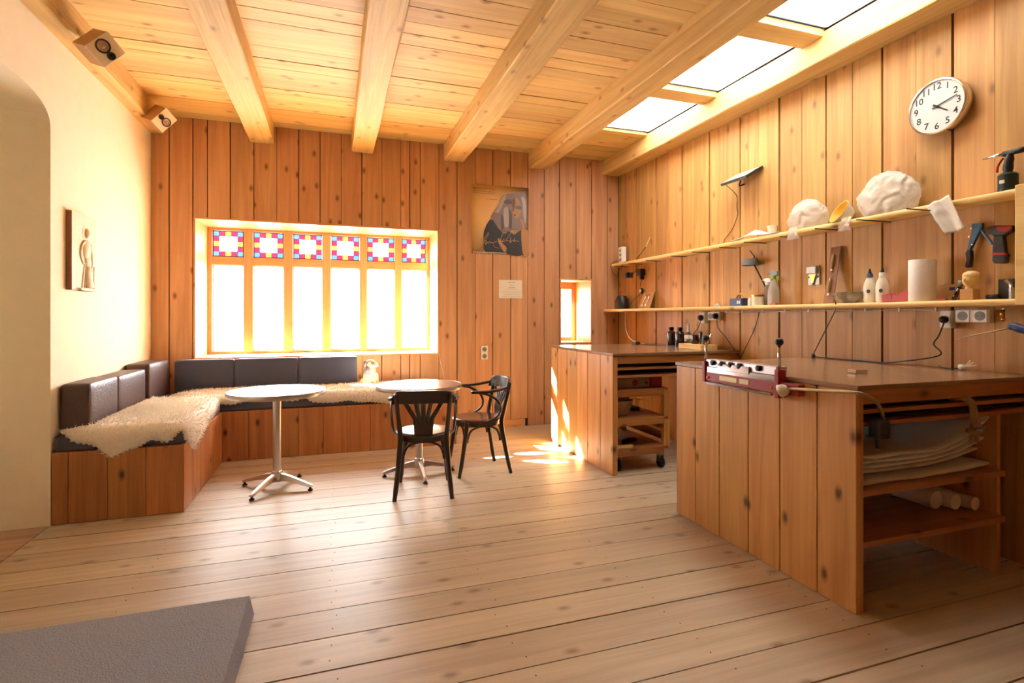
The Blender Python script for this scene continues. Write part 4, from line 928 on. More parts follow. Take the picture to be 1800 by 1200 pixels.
def tail(par, p0, p1, w, mat, seed):
    V = []; f = []; n = 8; p0 = Vector(p0); p1 = Vector(p1)
    for i in range(n + 1):
        t_ = i / n; c = p0.lerp(p1, t_)
        for j in range(n + 1):
            s_ = (j / n - 0.5); V.append(c + Vector((0.014 * noise.noise(Vector((i * .6, j * .8, seed))) - 0.01 * math.sin(t_ * 3), s_ * w * (0.7 + 0.6 * t_) + 0.008 * noise.noise(Vector((i * .5, j, seed + 5))), 0.006 * noise.noise(Vector((j * .9, seed, i * .4))))))
    for i in range(n):
        for j in range(n): a = i * (n + 1) + j; f.append((a, a + 1, a + n + 2, a + n + 1))
    return obj('bag_tail', V, f, mat, par, True)
# sheets of paper
y_ = on_up(1336).y
V = []; f = []
for i in range(13):
    for j in range(7):
        V.append((3.335 + 0.07 * j / 6, y_ + 0.26 - 0.52 * i / 12, UZ + 0.004 + 0.05 * math.exp(-((i - 5) / 3.0) ** 2) * (0.3 + j / 6) + 0.006 * noise.noise(Vector((i * .7, j * .7, 3)))))
for i in range(12):
    for j in range(6): a = i * 7 + j; f.append((a, a + 1, a + 8, a + 7))
tag(obj('paper_wrapper', V, f, 'paper', None, True), 'flat white paper wrapper lying on the upper shelf', 'paper').modifiers.new('t', 'SOLIDIFY').thickness = 0.004
turned('jar_lid', [(0.0, 0), (0.036, 0), (0.038, 0.07), (0.04, 0.072), (0.04, 0.088), (0.0, 0.09)], Vector((3.452, on_up(1350).y, UZ + 0.001)), 'cream', 'small cream jar behind the paper wrapper on the upper shelf', 'jar')
c = on_up(1420); g1 = crumple(c + Vector((-0.0, 0, 0)), 0.062, 0.175, 0.135, 3.3, 'bag', 'plastic_bag', 'smaller crumpled white plastic bag on the upper shelf, left of the yellow-lined bowl', 'bag', 'plastic bags on the shelf')
tail(g1, (3.342, on_up(1407).y, UZ + 0.02), (3.325, on_up(1410).y, UZ - 0.075), 0.09, 'bag', 2)
c = on_up(1558, 3.40); g2 = crumple(c, 0.066, 0.195, 0.165, 8.1, 'bag', 'plastic_bag', 'larger crumpled white plastic bag on the upper shelf, right of the yellow-lined bowl', 'bag', 'plastic bags on the shelf')
tail(g2, (3.342, on_up(1503).y, UZ + 0.02), (3.322, on_up(1500).y, UZ - 0.075), 0.075, 'bag', 6)
c = on_up(1482, 3.405)
bw = thing('tilted_bowl', 'white bowl with a yellow inside tipped on edge between the two plastic bags', 'bowl', c)
axv = Vector((-0.80, 0.34, 0.52)).normalized(); cb_ = c + Vector((0.0, 0, 0.06))
smooth_by_angle(MB().lathe([(0.0, -0.05), (0.05, -0.05), (0.062, -0.03), (0.085, 0.03), (0.088, 0.035)], cb_, axv, 32, cap=False).build('outer_shell', 'whitep', bw), 50)
smooth_by_angle(MB().lathe([(0.088, 0.035), (0.082, 0.034), (0.058, -0.028), (0.046, -0.044), (0.0, -0.045)], cb_, axv, 32, cap=False).build('lining', 'yellow', bw), 50)
# cloth hung over the shelf edge
V = []; f = []; n = 16
yc = on_up(1662, 3.33).y
Q = [onx(1627, 362, 3.322), onx(1668, 342, 3.322), onx(1699, 402, 3.318), onx(1664, 411, 3.318)]
for i in range(n + 1):
    for j in range(n + 1):
        u, v_ = i / n, j / n; p_ = (Q[0] * (1 - u) + Q[1] * u) * (1 - v_) + (Q[3] * (1 - u) + Q[2] * u) * v_
        V.append(p_ + Vector((-0.012 * math.sin(u * 7 + v_ * 2) * (0.3 + v_) - 0.006 * noise.noise(Vector((u * 5, v_ * 5, 1))), 0, 0.006 * noise.noise(Vector((u * 4, v_ * 4, 9))))))
for i in range(n):
    for j in range(n): a = i * (n + 1) + j; f.append((a, a + 1, a + n + 2, a + n + 1))
tag(obj('white_cloth', V, f, 'cloth', None, True), 'white cloth hanging by a corner from the front of the upper shelf', 'cloth').modifiers.new('t', 'SOLIDIFY').thickness = 0.002
# blow torch
c = on_up(1772, 3.40)
bt = thing('blow_torch', 'dark green gas blow torch standing at the near end of the upper shelf', 'torch', c)
turned('gas_canister', [(0.0, 0.0), (0.043, 0.0), (0.045, 0.004), (0.045, 0.012), (0.0425, 0.014), (0.0425, 0.088), (0.034, 0.098), (0.018, 0.102), (0.0, 0.102)], c, 'darkgreen', None, None, par=bt)
bx('canister_label', (c.x - 0.0436, c.x - 0.042, c.y - 0.008, c.y + 0.016, UZ + 0.042, UZ + 0.06), 'cream', bt)
smooth_by_angle(MB().tube([c + Vector((0, 0, 0.10)), c + Vector((0, 0, 0.13)), c + Vector((0, -0.004, 0.16)), c + Vector((0, -0.012, 0.20))], [0.019, 0.022, 0.020, 0.015], 12, smooth_n=3).build('grip', 'blackp', bt), 50)
MB().tube([c + Vector((0, 0.02, 0.205)), c + Vector((0, -0.10, 0.205))], 0.015, 12).build('burner_body', 'blackp', bt, True)
MB().tube([c + Vector((0, 0.02, 0.205)), c + Vector((0, 0.06, 0.205)), c + Vector((0, 0.065, 0.205)), c + Vector((0, 0.115, 0.205))], [0.010, 0.010, 0.0075, 0.005], 12).build('nozzle', 'steel', bt, True)
MB().tube([c + Vector((0, 0.022, 0.185)), c + Vector((0, 0.045, 0.15)), c + Vector((0, 0.05, 0.115))], 0.006, 8, smooth_n=4).build('trigger', 'redp', bt, True)

# ---- lower shelf
c = on_low(1093)
bl = thing('black_bell', 'black tapered case with a carrying loop at the far end of the lower shelf', 'case', c)
turned('bell_body', [(0.0, 0), (0.085, 0), (0.088, 0.02), (0.082, 0.11), (0.055, 0.16), (0.0, 0.17)], c, 'blackp', None, None, par=bl, n=10)
MB().tube([c + Vector((0, -0.035, 0.16)), c + Vector((0, -0.025, 0.205)), c + Vector((0, 0.025, 0.205)), c + Vector((0, 0.035, 0.16))], 0.007, 6, smooth_n=4).build('loop', 'redp', bl, True)
c = on_low(1133, 3.40)
kb = thing('key_board', 'small tan board with two silver keys leaning on the wall at the lower shelf', 'board', c)
def lean(u, v_, d_=0.0): return Vector((3.385 + 0.075 * v_ - d_, c.y + 0.11 - 0.22 * u, LZ + 0.002 + 0.19 * v_))
MB().prism([lean(0, 0), lean(1, 0), lean(1, 1), lean(0, 1)], (0.012, 0, -0.003)).build('backing', 'card', kb)
for u in (0.33, 0.66):
    MB().tube([lean(u, 0.2, 0.006), lean(u + 0.05, 0.85, 0.006)], 0.008, 8).ell(lean(u, 0.2, 0.01), 0.012, 0.018, 0.018, n=8, k=6).build('key', 'steel', kb, True)
tag(crumple(on_low(1260, 3.34), 0.018, 0.03, 0.018, 5.0, 'alu', 'foil_scrap', '', 'scrap', None), 'tiny crumpled silver scrap on the lower shelf left of the blue box', 'scrap')
c = on_low(1301, 3.35)
bb_ = thing('blue_box', 'dark blue open cardboard box with tape rings on the lower shelf', 'box', c)
m = MB().box(c.x - 0.05, c.x + 0.05, c.y - 0.07, c.y + 0.07, LZ + 0.001, LZ + 0.004)
for b in ((c.x - 0.05, c.x - 0.047, c.y - 0.07, c.y + 0.07), (c.x + 0.047, c.x + 0.05, c.y - 0.07, c.y + 0.07), (c.x - 0.047, c.x + 0.047, c.y - 0.07, c.y - 0.067), (c.x - 0.047, c.x + 0.047, c.y + 0.067, c.y + 0.07)): m.box(*b, LZ + 0.004, LZ + 0.066)
m.build('box_body', 'navyp', bb_)
for yy in (-0.052, -0.03): bx('print_mark', (c.x - 0.0505, c.x - 0.0498, c.y + yy, c.y + yy + 0.012, LZ + 0.02, LZ + 0.045), 'whitep', bb_)
for k, (dy_, mt) in enumerate(((-0.005, 'card'), (0.018, 'cream'))):
    rg = MB(); P_ = [c + Vector((0.0 + 0.02 * k, dy_ + 0.05 * math.cos(a), 0.055 + 0.05 * math.sin(a))) for a in [2 * math.pi * i / 24 for i in range(25)]]
    tag(rg.tube(P_, 0.009, 8, up=(1, 0, 0), flat=1.0).build('tape_ring', mt, None, True), ('brown tape ring standing in the dark blue box', 'cream tape ring standing in the dark blue box')[k], 'tape', 'tape rings')
c = on_low(1332, 3.36)
cn = thing('glue_tin', 'short round tin with a brass-coloured lid on the lower shelf', 'tin', c)
turned('tin_body', [(0.0, 0), (0.048, 0), (0.048, 0.075), (0.0, 0.075)], c, 'cream', None, None, par=cn); turned('tin_lid', [(0.0, 0.0755), (0.05, 0.0755), (0.05, 0.09), (0.0, 0.09)], c, 'brass', None, None, par=cn)
tag(MB().tube([Vector((3.455, c.y - 0.0, LZ + 0.001)), Vector((3.470, c.y - 0.05, LZ + 0.205))], 0.004, 6).build('wood_stick', 'card'), 'thin wooden stick leaning behind the short round tin', 'stick')
turned('small_tube', [(0.0, 0), (0.017, 0), (0.017, 0.05), (0.01, 0.065), (0.0, 0.066)], on_low(1318, 3.33), 'cream', 'small pale tube between the blue box and the round tin', 'tube')
def spray(c, h, mats, label, scale=1.0):
    s_ = thing('spray_bottle', label, 'bottle', c, group='spray bottles on the lower shelf')
    k = scale
    o = MB().lathe([(0.0, 0), (0.050 * k, 0), (0.054 * k, 0.01), (0.054 * k, 0.08 * h), (0.050 * k, 0.10 * h + 0.03), (0.036 * k, 0.165 * h), (0.024 * k, 0.205 * h), (0.018 * k, 0.215 * h), (0.0, 0.216 * h)], c, n=20, sx=0.62, sy=1.0).build('bottle_body', mats[0], s_); smooth_by_angle(o, 45)
    turned('collar', [(0.0, 0.214 * h), (0.018 * k, 0.214 * h), (0.018 * k, 0.24 * h), (0.0, 0.24 * h)], c, mats[1], None, None, par=s_)
    hd = bevel(MB().prism([c + Vector((-0.014, yy, zz)) for yy, zz in ((0.05 * k, 0.262 * h), (0.05 * k, 0.272 * h), (0.0, 0.287 * h), (-0.045 * k, 0.272 * h), (-0.05 * k, 0.242 * h), (-0.02 * k, 0.238 * h), (0.0, 0.24 * h), (0.025 * k, 0.258 * h))], (0.028, 0, 0)).build('spray_head', mats[2], s_), 0.004)
    MB().tube([c + Vector((0, -0.035 * k, 0.245 * h)), c + Vector((0, -0.05 * k, 0.225 * h)), c + Vector((0, -0.048 * k, 0.20 * h))], 0.007, 6, smooth_n=3).build('trigger', mats[1], s_, True)
    return s_
spray(on_low(1360, 3.35), 0.98, ('bottle', 'greenp', 'greyp'), 'grey spray bottle with a lime green collar on the lower shelf')
spray(on_low(1349, 3.42), 0.80, ('clearbottle', 'whitep', 'whitep'), 'pale clear spray bottle partly behind the grey one', 0.9)
tag(bevel(MB().box(3.30, 3.33, onx(1358, 530, 3.3).y - 0.03, onx(1358, 530, 3.3).y + 0.03, LZ + 0.001, LZ + 0.014).build('red_clip', 'redp'), 0.004), 'small red clip at the foot of the grey spray bottle', 'clip')
# strip of old hinges leaning on the wall
hs = thing('hinge_strip', 'tall dark metal door plate with two oval grips leaning on the wall', 'door plate', on_low(1455, 3.38))
h0 = on_low(1456, 3.375); h1 = Vector((WFX - 0.014, onx(1470, 435, WFX - 0.014).y, onx(1470, 434, WFX - 0.014).z))
u_ = (h1 - h0).normalized(); s_ = Vector((0, 1, 0)); s_ = (s_ - u_ * s_.dot(u_)).normalized(); n_ = u_.cross(s_)
if n_.x > 0: n_ = -n_
L = (h1 - h0).length
bevel(MB().obox(h0 + u_ * L / 2, s_, n_, u_, 0.04, 0.004, L / 2).build('plate', 'reliefedge', hs), 0.002)
for k in (0.32, 0.74):
    MB().ell(h0 + u_ * L * k + n_ * 0.012, 0.012, 0.017, 0.055, rot=u_.to_track_quat('Z', 'Y'), n=10).build('grip', 'gooseneck', hs, True)
    MB().ell(h0 + u_ * (L * k - 0.07) + n_ * 0.012, 0.011, 0.012, 0.011, n=10).build('pin', 'steel', hs, True)
c = on_low(1493, 3.36)
turned('glass_bowl', [(0.0, 0.0), (0.045, 0.0), (0.075, 0.03), (0.094, 0.062), (0.096, 0.075), (0.09, 0.075), (0.07, 0.034), (0.04, 0.008), (0.0, 0.008)], c, 'bowlglass', 'wide shallow glass bowl on the lower shelf left of the glue bottles', 'bowl', n=32)
for px, xx, cap, lab in ((1529, 3.37, 'bluep', 'white glue bottle with a blue and black tip on the lower shelf'), (1551, 3.35, 'whitep', 'white glue bottle with a white collar and black tip on the lower shelf')):
    c = on_low(px, xx); gb = thing('glue_bottle', lab, 'bottle', c, group='white glue bottles')
    o = MB().lathe([(0.0, 0), (0.036, 0), (0.041, 0.012), (0.041, 0.10), (0.036, 0.13), (0.025, 0.155), (0.018, 0.17), (0.0, 0.17)], c, n=20, sx=0.7).build('bottle_body', 'cream', gb); smooth_by_angle(o, 45)
    turned('collar', [(0.0, 0.168), (0.019, 0.168), (0.017, 0.193), (0.0, 0.193)], c, cap, None, None, par=gb); turned('tip', [(0.0, 0.192), (0.011, 0.192), (0.004, 0.225), (0.0, 0.226)], c, 'blackp', None, None, par=gb)
    o = MB().lathe([(0.0, 0), (0.012, 0), (0.012, 0.002), (0.0, 0.002)], c + Vector((-0.0285, -0.012, 0.075)), (-1, 0, 0), 16).build('logo', 'ink', gb)
c = on_low(1577, 3.33)
td = thing('tape_dispenser', 'red plastic tape dispenser lying on the lower shelf beside the paper towel', 'dispenser', c)
bevel(MB().prism([c + Vector((-0.022, yy, zz)) for yy, zz in ((0.085, 0.001), (0.085, 0.045), (0.03, 0.052), (0.02, 0.048), (-0.025, 0.048), (-0.045, 0.066), (-0.085, 0.066), (-0.09, 0.02), (-0.088, 0.001))], (0.05, 0, 0)).build('dispenser_body', 'redp', td), 0.005)
MB().lathe([(0.008, -0.026), (0.018, -0.026), (0.018, 0.032), (0.008, 0.032)], c + Vector((0, 0.035, 0.03)), (1, 0, 0), 16).build('spool', 'red', td)
c = on_low(1621, 3.35)
ro = thing('paper_towel', 'upright roll of white paper towel on the lower shelf', 'paper towel', c)
smooth_by_angle(MB().lathe([(0.02, 0.0), (0.067, 0.0), (0.068, 0.004), (0.068, 0.245), (0.067, 0.248), (0.02, 0.248), (0.02, 0.001)], c, n=40).build('towel_roll', 'tissue', ro), 40)
smooth_by_angle(MB().lathe([(0.017, 0.001), (0.0195, 0.001), (0.0195, 0.247), (0.017, 0.247), (0.017, 0.002)], c, n=20).build('core', 'card', ro), 40)
y_ = on_low(1660, 3.45).y
cp = thing('card_packet', 'tan card packet with a blue stamp leaning behind the paper towel', 'packet', (3.45, y_, LZ))
MB().prism([(3.445, y_ + 0.09, LZ + 0.001), (3.445, y_ - 0.075, LZ + 0.001), (3.468, y_ - 0.075, LZ + 0.10), (3.468, y_ + 0.09, LZ + 0.10)], (0.006, 0, -0.001)).build('packet_body', 'card', cp)
MB().prism([(3.4595, y_ - 0.02, LZ + 0.064), (3.4595, y_ - 0.05, LZ + 0.064), (3.4637, y_ - 0.05, LZ + 0.083), (3.4637, y_ - 0.02, LZ + 0.083)], (-0.001, 0, 0)).build('stamp', 'navyp', cp)
c = on_low(1680, 3.34)
br = thing('hand_brush', 'small brush with a dark red handle standing beside the carved head', 'brush', c)
MB().tube([c + Vector((0, 0.012, 0.001)), c + Vector((0.02, -0.006, 0.075))], [0.013, 0.011], 8).build('brush_handle', 'amber', br, True); MB().tube([c + Vector((0.02, -0.006, 0.075)), c + Vector((0.028, -0.014, 0.11))], [0.013, 0.018], 8).build('bristles', 'greyp', br, True)
tag(bevel(MB().box(3.29, 3.31, c.y + 0.02, c.y + 0.075, LZ + 0.001, LZ + 0.014).build('red_peg', 'redp'), 0.003), 'small red peg in front of the hand brush', 'peg')
c = on_low(1705, 3.35)
hd = thing('carved_head', 'small pale carved head on a wooden block on the lower shelf', 'carving', c)
bevel(MB().box(c.x - 0.03, c.x + 0.03, c.y - 0.033, c.y + 0.033, LZ + 0.001, LZ + 0.062).build('plinth', 'card', hd), 0.002)
m = MB(); m.ell(c + Vector((0, 0, 0.118)), 0.032, 0.036, 0.040, n=14); m.ell(c + Vector((-0.012, 0.004, 0.105)), 0.024, 0.024, 0.028); m.tube([c + Vector((0, 0, 0.058)), c + Vector((0, 0, 0.10))], [0.022, 0.017], 10); m.ell(c + Vector((0.004, -0.004, 0.137)), 0.036, 0.042, 0.026)
m.ell(c + Vector((-0.036, 0.006, 0.112)), 0.006, 0.006, 0.012, n=8); m.ell(c + Vector((0, -0.036, 0.112)), 0.008, 0.005, 0.012, n=8)
o = m.build('head', 'ivory', hd, True); rm = o.modifiers.new('remesh', 'REMESH'); rm.mode = 'VOXEL'; rm.voxel_size = 0.0035; rm.use_smooth_shade = True
c = on_low(1745, 3.37)
bn = MB().lathe([(0.0, 0), (0.014, 0), (0.014, 0.05), (0.0, 0.05)], c + Vector((0, -0.025, 0.015)), (0, 1, 0), 12); tag(bn.build('dark_roller', 'blackp', None, True), 'small black roller lying in the near corner of the lower shelf', 'roller')
c = on_low(1772, 3.43); tag(bevel(MB().box(c.x - 0.02, c.x + 0.02, c.y - 0.035, c.y + 0.035, LZ + 0.001, LZ + 0.11).build('black_box', 'blackp'), 0.003), 'small upright black box in the near corner of the lower shelf', 'box')
c = on_low(1781, 3.33); gj = thing('tool_glass', 'small glass with metal tools beside the shelf post', 'glass', c)
turned('jar', [(0.0, 0), (0.018, 0), (0.018, 0.06), (0.016, 0.06), (0.016, 0.004), (0.0, 0.004)], c, 'bowlglass', None, None, par=gj)
MB().tube([c + Vector((0.004, 0.004, 0.006)), c + Vector((0.0, 0.012, 0.075)), c + Vector((-0.004, 0.03, 0.10))], [0.004, 0.006, 0.009], 6, flat=0.4).build('scraper', 'steel', gj)

# ================================================================== ON THE RIGHT WALL
# adapters and cables in the far corner below the upper shelf
p = onx(1103, 484, WFX - 0.02); p2 = onx(1129, 480, WFX - 0.02)
ad = thing('wall_adapter', 'black plug-in adapter with a grey socket box in the far corner under the upper shelf', 'adapter', p2)
bevel(bx('socket_box', (WFX - 0.045, WFX - 0.001, p.y - 0.10, p.y + 0.06, p.z - 0.035, p.z + 0.03), 'greyp', ad), 0.006)
MB().lathe([(0.0, 0), (0.03, 0), (0.034, 0.012), (0.026, 0.03), (0.0, 0.032)], (WFX - 0.046, p.y - 0.07, p.z), (-1, 0, 0), 14).build('plug', 'blackp', ad, True)
bevel(MB().box(WFX - 0.07, WFX - 0.002, p2.y - 0.045, p2.y + 0.055, p2.z - 0.03, p2.z + 0.05).build('adapter_body', 'blackp', ad), 0.014, 3)
bevel(MB().box(WFX - 0.05, WFX - 0.004, p2.y - 0.02, p2.y + 0.02, p2.z - 0.075, p2.z - 0.03).build('cord_neck', 'blackp', ad), 0.01, 3)
cable([(WFX - 0.04, p.y - 0.10, p.z), (WFX - 0.03, p.y - 0.22, p.z + 0.035), p2 + Vector((0, 0.06, 0.02))], 0.004, 'cable', 'cord', None, ad)
g = onx(1126, 511, WFX - 0.03)
cable([p2 + Vector((0, 0, -0.07)), p2 + Vector((0.01, 0.06, -0.12)), g + Vector((0, 0.0, 0.05))], 0.0025, 'cable', 'cord', None, ad)
gg = thing('dial_gauge', 'tiny round white gauge hanging on its cord in the far shelf corner', 'gauge', g)
MB().lathe([(0.0, 0), (0.032, 0), (0.034, 0.012), (0.028, 0.022), (0.0, 0.022)], g + Vector((0.018, 0, 0)), (-1, 0, 0), 18).build('gauge_case', 'blackp', gg, True)
MB().lathe([(0.0, 0.0225), (0.022, 0.0225), (0.022, 0.024), (0.0, 0.024)], g + Vector((0.018, 0, 0)), (-1, 0, 0), 18).build('gauge_face', 'face', gg)
cable([g + Vector((0, 0.02, -0.04)), g + Vector((0, 0.16, -0.11)), g + Vector((0.02, 0.26, -0.15)), (3.46, g.y + 0.30, LZ + 0.004)], 0.003, 'cable', 'cord', None, gg)
# round grey lamp on a bent arm
q = onx(1318, 464, 3.40); lm = thing('drum_lamp', 'small grey drum lamp on a bent arm under the upper shelf', 'lamp', (WFX, q.y - 0.12, LZ))
turned('drum_shade', [(0.0, 0.045), (0.062, 0.045), (0.064, 0.04), (0.064, -0.012), (0.061, -0.012), (0.061, 0.038), (0.0, 0.04)], q, 'greyp', None, None, par=lm)
MB().tube([q + Vector((0.02, -0.03, -0.01)), Vector((WFX - 0.012, q.y - 0.10, q.z - 0.19)), Vector((WFX - 0.012, q.y - 0.105, q.z - 0.26)), Vector((WFX - 0.012, q.y - 0.10, LZ + 0.002))], 0.006, 8, smooth_n=4).build('arm', 'iron', lm, True)
# hook on the wall above it
q = onx(1327, 445, WFX - 0.004); tag(MB().tube([q + Vector((0, 0.06, 0.03)), q + Vector((-0.012, 0.02, 0.0)), q + Vector((-0.014, -0.01, -0.035)), q + Vector((-0.008, 0.012, -0.045)), q + Vector((0, 0.0, -0.02))], 0.004, 6, smooth_n=4).build('wire_hook', 'iron', None, True), 'small bent wire hook on the wall above the drum lamp', 'hook')
# bottle opener
q = onx(1430, 484, WFX - 0.012); bo_ = thing('bottle_opener', 'polished metal bottle opener screwed to the wall between the shelves', 'bottle opener', q)
bevel(MB().box(WFX - 0.012, WFX - 0.001, q.y - 0.052, q.y + 0.052, q.z - 0.075, q.z + 0.075).build('plate', 'greysteel', bo_), 0.005)
bevel(MB().prism([(WFX - 0.013, q.y - 0.045, q.z + 0.01), (WFX - 0.013, q.y + 0.045, q.z + 0.01), (WFX - 0.013, q.y + 0.045, q.z + 0.07), (WFX - 0.013, q.y - 0.045, q.z + 0.07)], (-0.028, 0, 0.0)).build('catch', 'greysteel', bo_), 0.008, 3)
MB().prism([(WFX - 0.0125, q.y - 0.03, q.z + 0.008), (WFX - 0.0125, q.y + 0.03, q.z + 0.008), (WFX - 0.0125, q.y + 0.006, q.z - 0.055), (WFX - 0.0125, q.y - 0.006, q.z - 0.055)], (-0.012, 0, 0)).build('tongue', 'brass', bo_)
for s_ in (-1, 1): MB().lathe([(0.007, 0), (0.007, 0.004)], (WFX - 0.0125, q.y + s_ * 0.038, q.z - 0.012), (-1, 0, 0), 10).build('screw', 'iron', bo_)
MB().lathe([(0.009, 0), (0.009, 0.006)], (WFX - 0.0125, q.y, q.z - 0.064), (-1, 0, 0), 10).build('stop', 'iron', bo_)
# rivet pliers
def wp(x, y, d_=0.03): return onx(x, y, WFX - d_)
def zz(x, y): return 1660 + x * 140 / 600, 340 + y * 280 / 1200
rv = thing('rivet_pliers', 'blue hand riveter with black grip hanging on the wall by the shelf post', 'pliers', wp(1710, 400))
poly = lambda pts, d_=0.03: [wp(*zz(*p_), d_) for p_ in pts]
bevel(MB().prism(poly([(210, 225), (285, 220), (278, 260), (255, 300), (215, 380), (195, 425), (168, 425), (180, 380), (200, 300)]), (0.022, 0, 0)).build('jaw_body', 'bluep', rv), 0.003)
bevel(MB().prism(poly([(272, 262), (290, 285), (362, 375), (350, 385), (335, 372), (275, 292)], 0.026), (0.014, 0, 0)).build('upper_lever', 'bluep', rv), 0.002)
bevel(MB().prism(poly([(168, 425), (195, 425), (198, 480), (190, 555), (160, 560), (152, 545), (164, 500), (155, 450)], 0.034), (0.03, 0, 0)).build('grip', 'blackp', rv), 0.004)
MB().tube(poly([(175, 235), (212, 235)], 0.02), 0.005, 8).build('nose', 'steel', rv)
for pt in ((240, 245), (205, 265), (190, 325), (212, 385)): MB().lathe([(0.005, 0), (0.005, 0.006)], wp(*zz(*pt), 0.0305), (-1, 0, 0), 8).build('rivet', 'steel', rv)
# cordless drill
dr = thing('cordless_drill', 'black and red cordless drill hanging on the wall beside the shelf post', 'drill', wp(1755, 400))
bevel(MB().prism(poly([(308, 270), (330, 245), (395, 240), (500, 240), (505, 285), (470, 300), (440, 320), (360, 315), (315, 300)], 0.05), (0.042, 0, 0)).build('motor_body', 'blackp', dr), 0.008, 3)
bevel(MB().prism(poly([(385, 243), (505, 243), (503, 270), (470, 292), (420, 290), (390, 280)], 0.053), (0.048, 0, 0)).build('red_shell', 'red', dr), 0.006, 3)
MB().tube([wp(*zz(500, 262), 0.029), wp(*zz(535, 265), 0.029), wp(*zz(556, 270), 0.029)], [0.016, 0.014, 0.008], 12).build('chuck', 'iron', dr, True)
bevel(MB().prism(poly([(365, 310), (440, 315), (455, 440), (458, 450), (360, 450), (358, 440)], 0.045), (0.032, 0, 0)).build('handle', 'blackp', dr), 0.006, 3)
bevel(MB().prism(poly([(357, 446), (458, 446), (458, 462), (357, 462)], 0.047), (0.036, 0, 0)).build('battery_band', 'redp', dr), 0.002)
bevel(MB().prism(poly([(357, 463), (460, 463), (455, 520), (430, 528), (370, 526), (357, 510)], 0.05), (0.042, 0, 0)).build('battery', 'blackp', dr), 0.006, 3)
bevel(MB().prism(poly([(455, 435), (490, 462), (485, 474), (458, 452)], 0.03), (0.012, 0, 0)).build('battery_latch', 'blackp', dr), 0.002)
# sockets under the lower shelf
def socket_unit(y0, y1, z0, z1, n, label, plugs=(), mat='cream', dep=0.045):
    s_ = thing('socket_outlet', label, 'socket', (WFX, (y0 + y1) / 2, z0))
    bevel(MB().box(WFX - dep, WFX - 0.001, y0, y1, z0, z1).build('housing', mat, s_), 0.006)
    for k in range(n):
        yc_ = y1 - (y1 - y0) * (k + 0.5) / n; zc_ = (z0 + z1) / 2; r_ = min((y1 - y0) / n, z1 - z0) * 0.36
        MB().box(WFX - dep - 0.004, WFX - dep, yc_ - r_ * 1.22, yc_ + r_ * 1.22, zc_ - r_ * 1.22, zc_ + r_ * 1.22).build('cover_plate', 'whitep', s_)
        MB().lathe([(0.0, 0.0), (r_, 0.0), (r_, 0.0015), (0.0, 0.0015)], (WFX - dep - 0.004, yc_, zc_), (-1, 0, 0), 18).build('socket_well', 'greyp', s_)
        if k in plugs: MB().lathe([(0.0, 0.0), (r_ * 0.9, 0.0), (r_ * 0.95, 0.02), (r_ * 0.6, 0.035), (0.0, 0.036)], (WFX - dep - 0.006, yc_, zc_), (-1, 0, 0), 14).build('plug', 'blackp', s_, True)
        else:
            for dz_ in (-0.4, 0.4): MB().lathe([(0.003, 0), (0.003, 0.001)], (WFX - dep - 0.0057, yc_ + dz_ * r_, zc_), (-1, 0, 0), 6).build('pin_hole', 'ink', s_)
    return s_
def yz(px, py, X=WFX - 0.045): p_ = onx(px, py, X); return p_.y, p_.z
a = yz(1229, 549); b = yz(1239, 568); socket_unit(b[0], a[0], b[1], a[1], 1, 'single socket with a black plug under the lower shelf, farthest one', (0,), 'whitep')
a = yz(1244, 548); b = yz(1265, 563); socket_unit(b[0], a[0], b[1], a[1], 2, 'double socket with one black plug under the lower shelf, above the tool block', (1,))
a = yz(1653, 546); b = yz(1673, 577); socket_unit(b[0], a[0], b[1], a[1], 1, 'single adapter socket with a black plug under the near part of the shelf', (0,), 'whitep', 0.05)
a = yz(1678, 544); b = yz(1739, 567); socket_unit(b[0], a[0], b[1], a[1], 2, 'empty cream double socket under the near part of the shelf')
# brass valve
q = onx(1762, 553, WFX - 0.05); va = thing('gas_valve', 'small brass gas valve under the near end of the shelf', 'valve', q)
MB().tube([q + Vector((0, 0, -0.02)), q + Vector((0, 0, 0.028))], 0.011, 12).ell(q + Vector((0, -0.004, -0.026)), 0.011, 0.011, 0.012).build('valve_body', 'brass', va, True)
MB().tube([q + Vector((0.045, 0.05, 0.022)), q + Vector((0.0, 0.0, 0.03)), q + Vector((0.0, -0.02, 0.034))], 0.0045, 8, smooth_n=4).build('lever', 'steel', va, True)
# cable with clips running below the shelf
pts = [(WFX - 0.006, onx(x, 548, WFX - 0.006).y, LZ - 0.046 - 0.006 * (i % 2)) for i, x in enumerate((1268, 1310, 1350, 1400, 1460, 1520, 1580, 1646))]
wc = thing('clipped_cable', 'thin white cable clipped to the wall just under the lower shelf', 'cable', pts[4])
MB().tube(pts, 0.0035, 6, smooth_n=5).build('cord', 'whitecable', wc, True)
for x in (1277, 1306, 1341, 1380, 1422, 1469, 1522, 1581, 1646):
    yy = onx(x, 548, WFX - 0.006).y; MB().box(WFX - 0.014, WFX - 0.001, yy - 0.006, yy + 0.006, LZ - 0.058, LZ - 0.036).build('cable_clip', 'whitep', wc)
# soldering torch reaching in from the right
q0 = onx(1800, 576, 3.15); to = thing('soldering_torch', 'thin bent torch lance with a blue grip reaching in above the near worktop', 'torch', (3.3, 1.85, 1.25))
def wq(x, y, X=3.25): return onx(*zz(x, y), X)
MB().tube([wq(95, 1113), wq(150, 1083), wq(330, 1046), wq(495, 1013)], [0.0025, 0.003, 0.0035, 0.004], 8).build('lance', 'gooseneck', to, True)
MB().tube([wq(490, 1012), wq(520, 1000), wq(560, 1015), wq(620, 1030), wq(700, 1050)], [0.014, 0.02, 0.022, 0.021, 0.018], 10, smooth_n=3).build('grip', 'navyp', to, True)
MB().tube([wq(690, 1048), onx(1850, 610, 3.3), (3.42, 1.64, 1.12), (3.43, 1.66, CZ + 0.008)], 0.006, 6, smooth_n=4).build('hose', 'cable', to, True)
